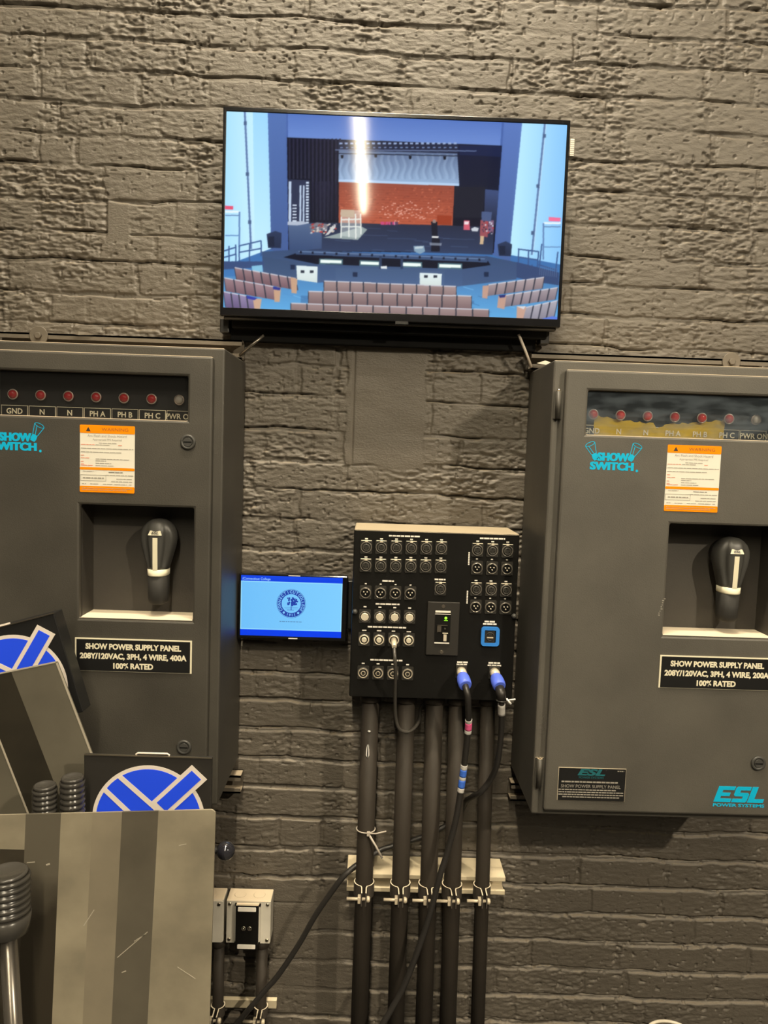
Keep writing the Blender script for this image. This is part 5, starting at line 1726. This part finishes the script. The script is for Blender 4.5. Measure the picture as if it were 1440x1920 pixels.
build('spacer', MB().box(-0.40, -0.34, -0.5195, -0.460, 0.74, 0.765).box(-0.40, -0.34, -0.466, -0.453, 0.74, 0.775), M['cart'], up)

# tilted unit behind
tl = thing('emblem_stand', 'tilted dim grey sheet with a dark stripe, its emblem box leaning far left', 'stand', (-0.55, -0.40, 0.0), 'sheet stands with blue emblems')
TR = Vector((-0.548, 1.108)); dn = Vector((0.352, -0.936)); lf = Vector((-0.972, -0.232))
tb_ = (TR.y - 0.012) / 0.936
b = MB()
for a0, a1, mi in ((0.0, 0.0835, 0), (0.0835, 0.148, 1), (0.148, 0.36, 0)):
    p0, p1 = TR + lf * a0, TR + lf * a1
    q0, q1 = p0 + dn * ((p0.y - 0.002) / 0.936), p1 + dn * ((p1.y - 0.002) / 0.936)
    b.prism([tuple(p0), tuple(p1), tuple(q1), tuple(q0)], -0.4020, -0.3985, mi)
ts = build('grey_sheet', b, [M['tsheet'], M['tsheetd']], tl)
b = MB()
n = Vector((0.936, 0.352)) * 0.0016
p, q = TR + lf * 0.0015, TR + lf * 0.0015 + dn * tb_
b.prism([tuple(p + n), tuple(q + n), tuple(q - n), tuple(p - n)], -0.4026, -0.4015)
p, q = TR + lf * 0.148, TR + lf * 0.148 + dn * (tb_ - 0.04)
b.prism([tuple(p + n), tuple(q + n), tuple(q - n), tuple(p - n)], -0.4026, -0.4015)
n2 = Vector((0.232, -0.972)) * 0.0013
p, q = TR, TR + lf * 0.36
b.prism([tuple(p + n2), tuple(q + n2), tuple(q - n2), tuple(p - n2)], -0.4026, -0.4015)
build('worn_edge', b, M['sheet_edge'], ts)
ROT = math.radians(16.5)
bx = MB().box(-0.218, 0, -0.360, -0.322, -0.190, 0)
cr, sr = math.cos(ROT), math.sin(ROT)
PIV = Vector((-0.5715, 1.1855))
spin = lambda p: Vector((PIV.x + p.x * cr - p.z * sr, p.y, PIV.y + p.x * sr + p.z * cr))
eb = build('emblem_box', bx.move(spin), M['black'], tl, bevel=0.0015)
build('box_handle', MB().box(-0.145, -0.085, -0.3595, -0.352, -0.001, 0.0030).move(spin), M['emwhite'], eb)
build('box_top_edge', MB().box(-0.218, 0.0, -0.3615, -0.3585, -0.0012, 0.0008).move(spin), M['steel'], eb)
ecx, ecz = -0.107, -0.1130
q = spin(Vector((ecx, 0, ecz)))
build('emblem', emblem(q.x, q.z, -0.360, ROT), [M['emblue'], M['emwhite']], eb)
build('spacer', MB().box(-0.16, -0.06, -0.3985, -0.360, -0.185, -0.165).move(spin), M['cart'], tl)


# ribbed grips on poles
def grip(x, y, z0, z1, r, ribs, pole_r, label, lean=0.0, tail=0.0):
    t = thing('ribbed_grip_pole', label, 'pole', (x, y, 0.0), 'poles with ribbed grips')
    prof = []
    n = ribs
    if tail:
        prof += [(-tail, r * 0.80), (-tail + 0.004, r * 0.98), (-0.002, r * 1.06)]
    for k in range(n):
        h = (z1 - z0) * k / n
        d = (z1 - z0) / n
        prof += [(h, r * 0.90), (h + d * 0.2, r * 1.0), (h + d * 0.5, r * 1.04), (h + d * 0.8, r * 1.0), (h + d * 0.98, r * 0.90)]
    prof += [(z1 - z0, r * 0.92), (z1 - z0 + 0.004, r * 0.90), (z1 - z0 + 0.0055, r * 0.80), (z1 - z0 + 0.0030, r * 0.72), (z1 - z0 + 0.0030, r * 0.1)]
    zb = z0 - tail
    build('ribbed_grip', MB().lathe((x, y, z0), prof, 'z', 32), M['grip'], t)
    build('pole', MB().tube([(x - lean * 3, y, 0.0), (x, y, zb + 0.002)], pole_r, 18), M['pole'], t)


grip(-0.5335, -0.488, 0.866, 0.918, 0.0198, 6, 0.011, 'ribbed black grip standing behind the upright sheet, left one of the pair')
grip(-0.4865, -0.490, 0.866, 0.934, 0.0198, 7, 0.011, 'ribbed black grip standing behind the upright sheet, touching the emblem box')
grip(-0.5500, -0.585, 0.760, 0.822, 0.0325, 6, 0.0135, 'large ribbed black grip on a pole in front of the grey sheet', -0.012, 0.034)

# ------------------------------------------------------------------ can at the lower edge
cn = thing('round_can', 'round can whose pale rim shows at the lower edge under the right cabinet', 'can', (0.673, -0.215, 0.0))
build('can_body', MB().lathe((0.673, -0.215, 0.0), [(0, 0.050), (0.273, 0.054)], 'z', 40), M['can'], cn)
build('can_rim', MB().torus((0.673, -0.215, 0.2755), 0.0545, 0.0034, 'z', 48, 10), M['canrim'], cn)

# ------------------------------------------------------------------ ceiling strip light above and behind the camera
cl = thing('ceiling_light', 'long ceiling strip light whose glow is mirrored in the television', 'light', (-0.25, -5.2, 4.76), None)
build('housing', MB().box(-0.35, -0.15, -8.9, -1.45, 4.66, 4.76), M['lampwhite'], cl, bevel=0.004)
for ya, yb in ((-8.8, -7.05), (-6.95, -5.40), (-5.28, -3.50), (-3.40, -1.50)):
    build('tube', MB().tube([(-0.25, ya, 4.605), (-0.25, yb, 4.605)], 0.026, 16), M['tube'], cl)
